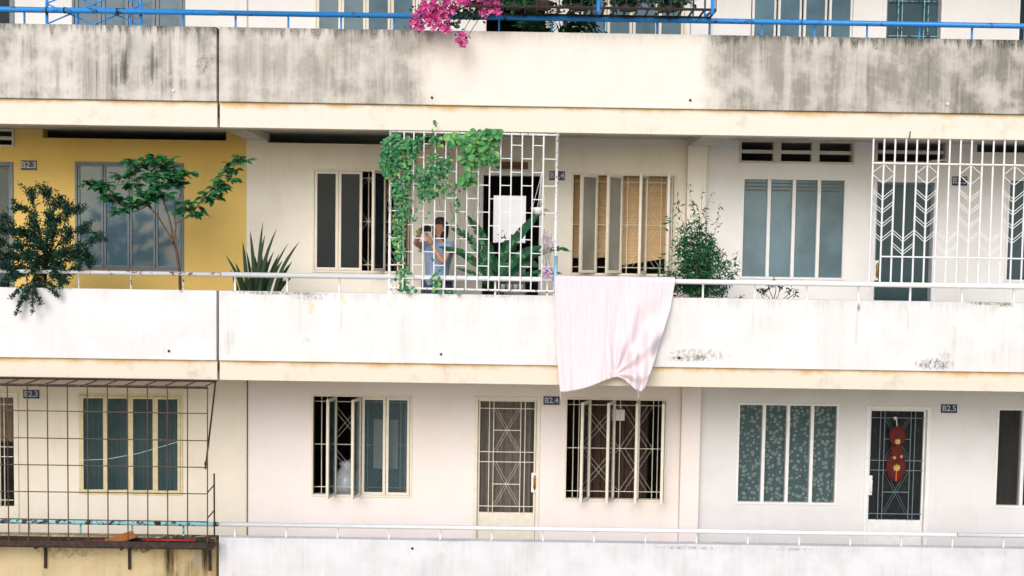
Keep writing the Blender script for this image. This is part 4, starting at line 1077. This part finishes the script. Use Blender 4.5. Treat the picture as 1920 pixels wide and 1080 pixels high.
# ------------------------------------------------------------------ person taking a photograph in the corridor
def skin_obj(name, chains, mat, parent=None, sub=2):
    """chains: list of (points, radii, links) ; one skinned surface"""
    me = bpy.data.meshes.new(name); vs, es, rs, roots = [], [], [], []
    for (pts, rad, links) in chains:
        n = len(vs); roots.append(n); vs += [tuple(p) for p in pts]; rs += rad; es += [(n+a, n+b) for a, b in links]
    me.from_pydata(vs, es, []); me.update()
    o = bpy.data.objects.new(name, me); COL.objects.link(o); me.materials.append(mat)
    md = o.modifiers.new('skin', 'SKIN'); md.use_smooth_shade = True
    if not me.skin_vertices:
        bm = bmesh.new(); bm.from_mesh(me); bm.verts.layers.skin.verify(); bm.to_mesh(me); bm.free()
    for i, v in enumerate(me.skin_vertices[0].data):
        r = rs[i]; v.radius = (r, r) if not isinstance(r, tuple) else r; v.use_root = i in roots
    s = o.modifiers.new('sub', 'SUBSURF'); s.levels = sub; s.render_levels = sub
    if parent: o.parent = parent
    return o
skinm = plain('skin', srgb(196,146,116), .55, .08, 20); tee = plain('blue_tee', srgb(150,166,200), .9, .1, 10); trou = plain('dark_trousers', srgb(70,80,104), .9, .1); hairm = plain('black_hair', srgb(26,22,20), .5, .3, 60)
HP = Z2
head = HP(425,225,.72); neck = HP(445,340,.74); chest = HP(425,450,.74); belly = HP(405,640,.74)
pel = Vector((belly.x, .74, .92)); fwd = Vector((-.62,-.78,0)).normalized(); rgt = Vector((-.78,.62,0))
sR = HP(262,425,.86); sL = HP(545,420,.64); eL = HP(468,600,.44); wL = HP(345,400,.43); hL = HP(300,320,.44); eR = HP(172,385,.66); wR = HP(212,275,.52); hR = HP(255,235,.48)
fl0 = 0.0
def leg(s): 
    h = pel + rgt*(-s*.09); k = Vector((h.x, h.y-.02, .50)); a = Vector((h.x, h.y+.02, .09)); f = a+fwd*.17+Vector((0,0,-.055)); return h, k, a, f
RL, LL = leg(-1), leg(1)
bp_ = [pel, belly, chest, neck, neck.lerp(head,.55), head+Vector((0,0,-.01)), head+Vector((0,0,.07)), sR, eR, wR, sL, eL, wL, *RL, *LL]
br_ = [.12,.115,.12,.05,.052,.083,.07,.05,.037,.026,.05,.037,.026,.075,.05,.035,.03,.075,.05,.035,.03]
ln_ = [(0,1),(1,2),(2,3),(3,4),(4,5),(5,6),(2,7),(7,8),(8,9),(2,10),(10,11),(11,12),(0,13),(13,14),(14,15),(15,16),(0,17),(17,18),(18,19),(19,20)]
chains = [(bp_, br_, ln_)]
face = head+fwd*.075
chains.append(([face+Vector((0,0,-.01)), face+fwd*.035+Vector((0,0,-.025))], [.018,.013], [(0,1)]))            # nose
for s in (-1,1): chains.append(([head+rgt*(s*.075)+Vector((0,0,.0)), head+rgt*(s*.088)+Vector((0,0,-.035))], [.018,.012], [(0,1)]))   # ears
camc = HP(292,228,.43)
def hand(w, h, tgt, side):
    d = (h-w).normalized(); pd = (tgt-h).normalized(); across = d.cross(pd).normalized()
    chains.append(([w, w.lerp(h,.5), h], [.026,.034,.036], [(0,1),(1,2)]))
    for k in range(4):
        b = h+across*((k-1.5)*.019); L = (.05,.056,.053,.042)[k]; m1 = b+(d*.7+pd*.4).normalized()*L*.6; m2 = m1+(pd*.9+d*.2).normalized()*L*.6
        chains.append(([b, m1, m2], [.0095,.009,.0075], [(0,1),(1,2)]))
    b = w.lerp(h,.45)+across*(side*.034); chains.append(([b, b+(across*side*.6+d*.7).normalized()*.035, b+(across*side*.3+d+pd*.6).normalized()*.062], [.011,.010,.008], [(0,1),(1,2)]))
hand(wL, hL, camc, 1); hand(wR, hR, camc, -1)
person = skin_obj('person', chains, skinm)
tag(person, 'person in a blue T-shirt raising a camera to the face inside the cage', 'person')
up = sR.lerp(eR,.42); lo = sL.lerp(eL,.42)
skin_obj('shirt', [([pel+Vector((0,0,-.06)), belly, chest, neck+Vector((0,0,-.035)), sR, up, sL, lo], [(.165,.14),(.155,.13),(.16,.135),.07,.078,.068,.078,.068], [(0,1),(1,2),(2,3),(2,4),(4,5),(2,6),(6,7)])], tee, person)
skin_obj('trousers', [([pel, *RL[:3], *LL[:3]], [.14,.1,.075,.06,.1,.075,.06], [(0,1),(1,2),(2,3),(0,4),(4,5),(5,6)])], trou, person)
hm = MB(); nU, nV = 22, 14; vs = []; fs = []
for j in range(nV+1):
    th = PI*j/nV
    for i in range(nU):
        a = 2*PI*i/nU; loc = fwd*math.cos(a)*math.sin(th)+rgt*math.sin(a)*math.sin(th)+Vector((0,0,math.cos(th)))
        front = math.cos(a)*math.sin(th)
        rr = .108 + .006*math.sin(i*5+j)
        if front > .35 and th > 1.05: rr = .05                      # face stays free
        z = loc.z*rr*1.12 - (.075 if (th > 1.7 and front < .2) else 0)
        vs.append(head+Vector((0,0,.02))-fwd*.015+Vector((loc.x*rr, loc.y*rr, z)))
for j in range(nV):
    for i in range(nU): fs.append((j*nU+i, j*nU+(i+1)%nU, (j+1)*nU+(i+1)%nU, (j+1)*nU+i))
hm.add(vs, fs); ho = hm.build('hair', hairm, person, smooth=True)
t = thing('camera_body', 'small black camera held up by the person in blue', 'camera', tuple(camc))
m = MB(); m.M = Matrix.Translation(camc) @ Matrix(((rgt.x,fwd.x,0),(rgt.y,fwd.y,0),(0,0,1))).to_4x4()
m.box(-.055,.055,-.02,.02,-.033,.033); m.box(-.02,.02,-.018,.018,.034,.048); m.build('body', MT['black_metal'], t, bevel=.004)
m = MB(); m.tube([camc+fwd*.021, camc+fwd*.07], .03, .028, 14); m.build('lens', MT['black_metal'], t)

# small things on the wall above the doors
px_ = rect((934,304,990,317), YW)
m = MB(); m.box(px_[0], px_[1], YW-.05, YW-.002, px_[2], px_[3]); m.box(px_[0]+.03, px_[1]-.03, YW-.10, YW-.052, px_[2], px_[2]+.02)
tag(m.build('wall_shelf', plain('brown_wood', srgb(120,84,52), .7, .3, 14), None, bevel=.004), 'small brown wooden shelf fixed above the open dark doorway', 'shelf')
tag(bar('lamp_tube', MT['white_frame'], None, [W(1742,303,YW-.12), W(1772,299.5,YW-.03)], .014, 10), 'short white lamp tube jutting from the vent above the grilled door', 'lamp')
p = W(1704,258,.03); tag(bar('hook', MT['rust'], None, [(p.x,.03,p.z-.01),(p.x,.0,p.z+.01),(p.x+.005,.0,p.z+.07)], .006, 6), 'rusty bent hook on the beam above the chevron grille', 'hook')
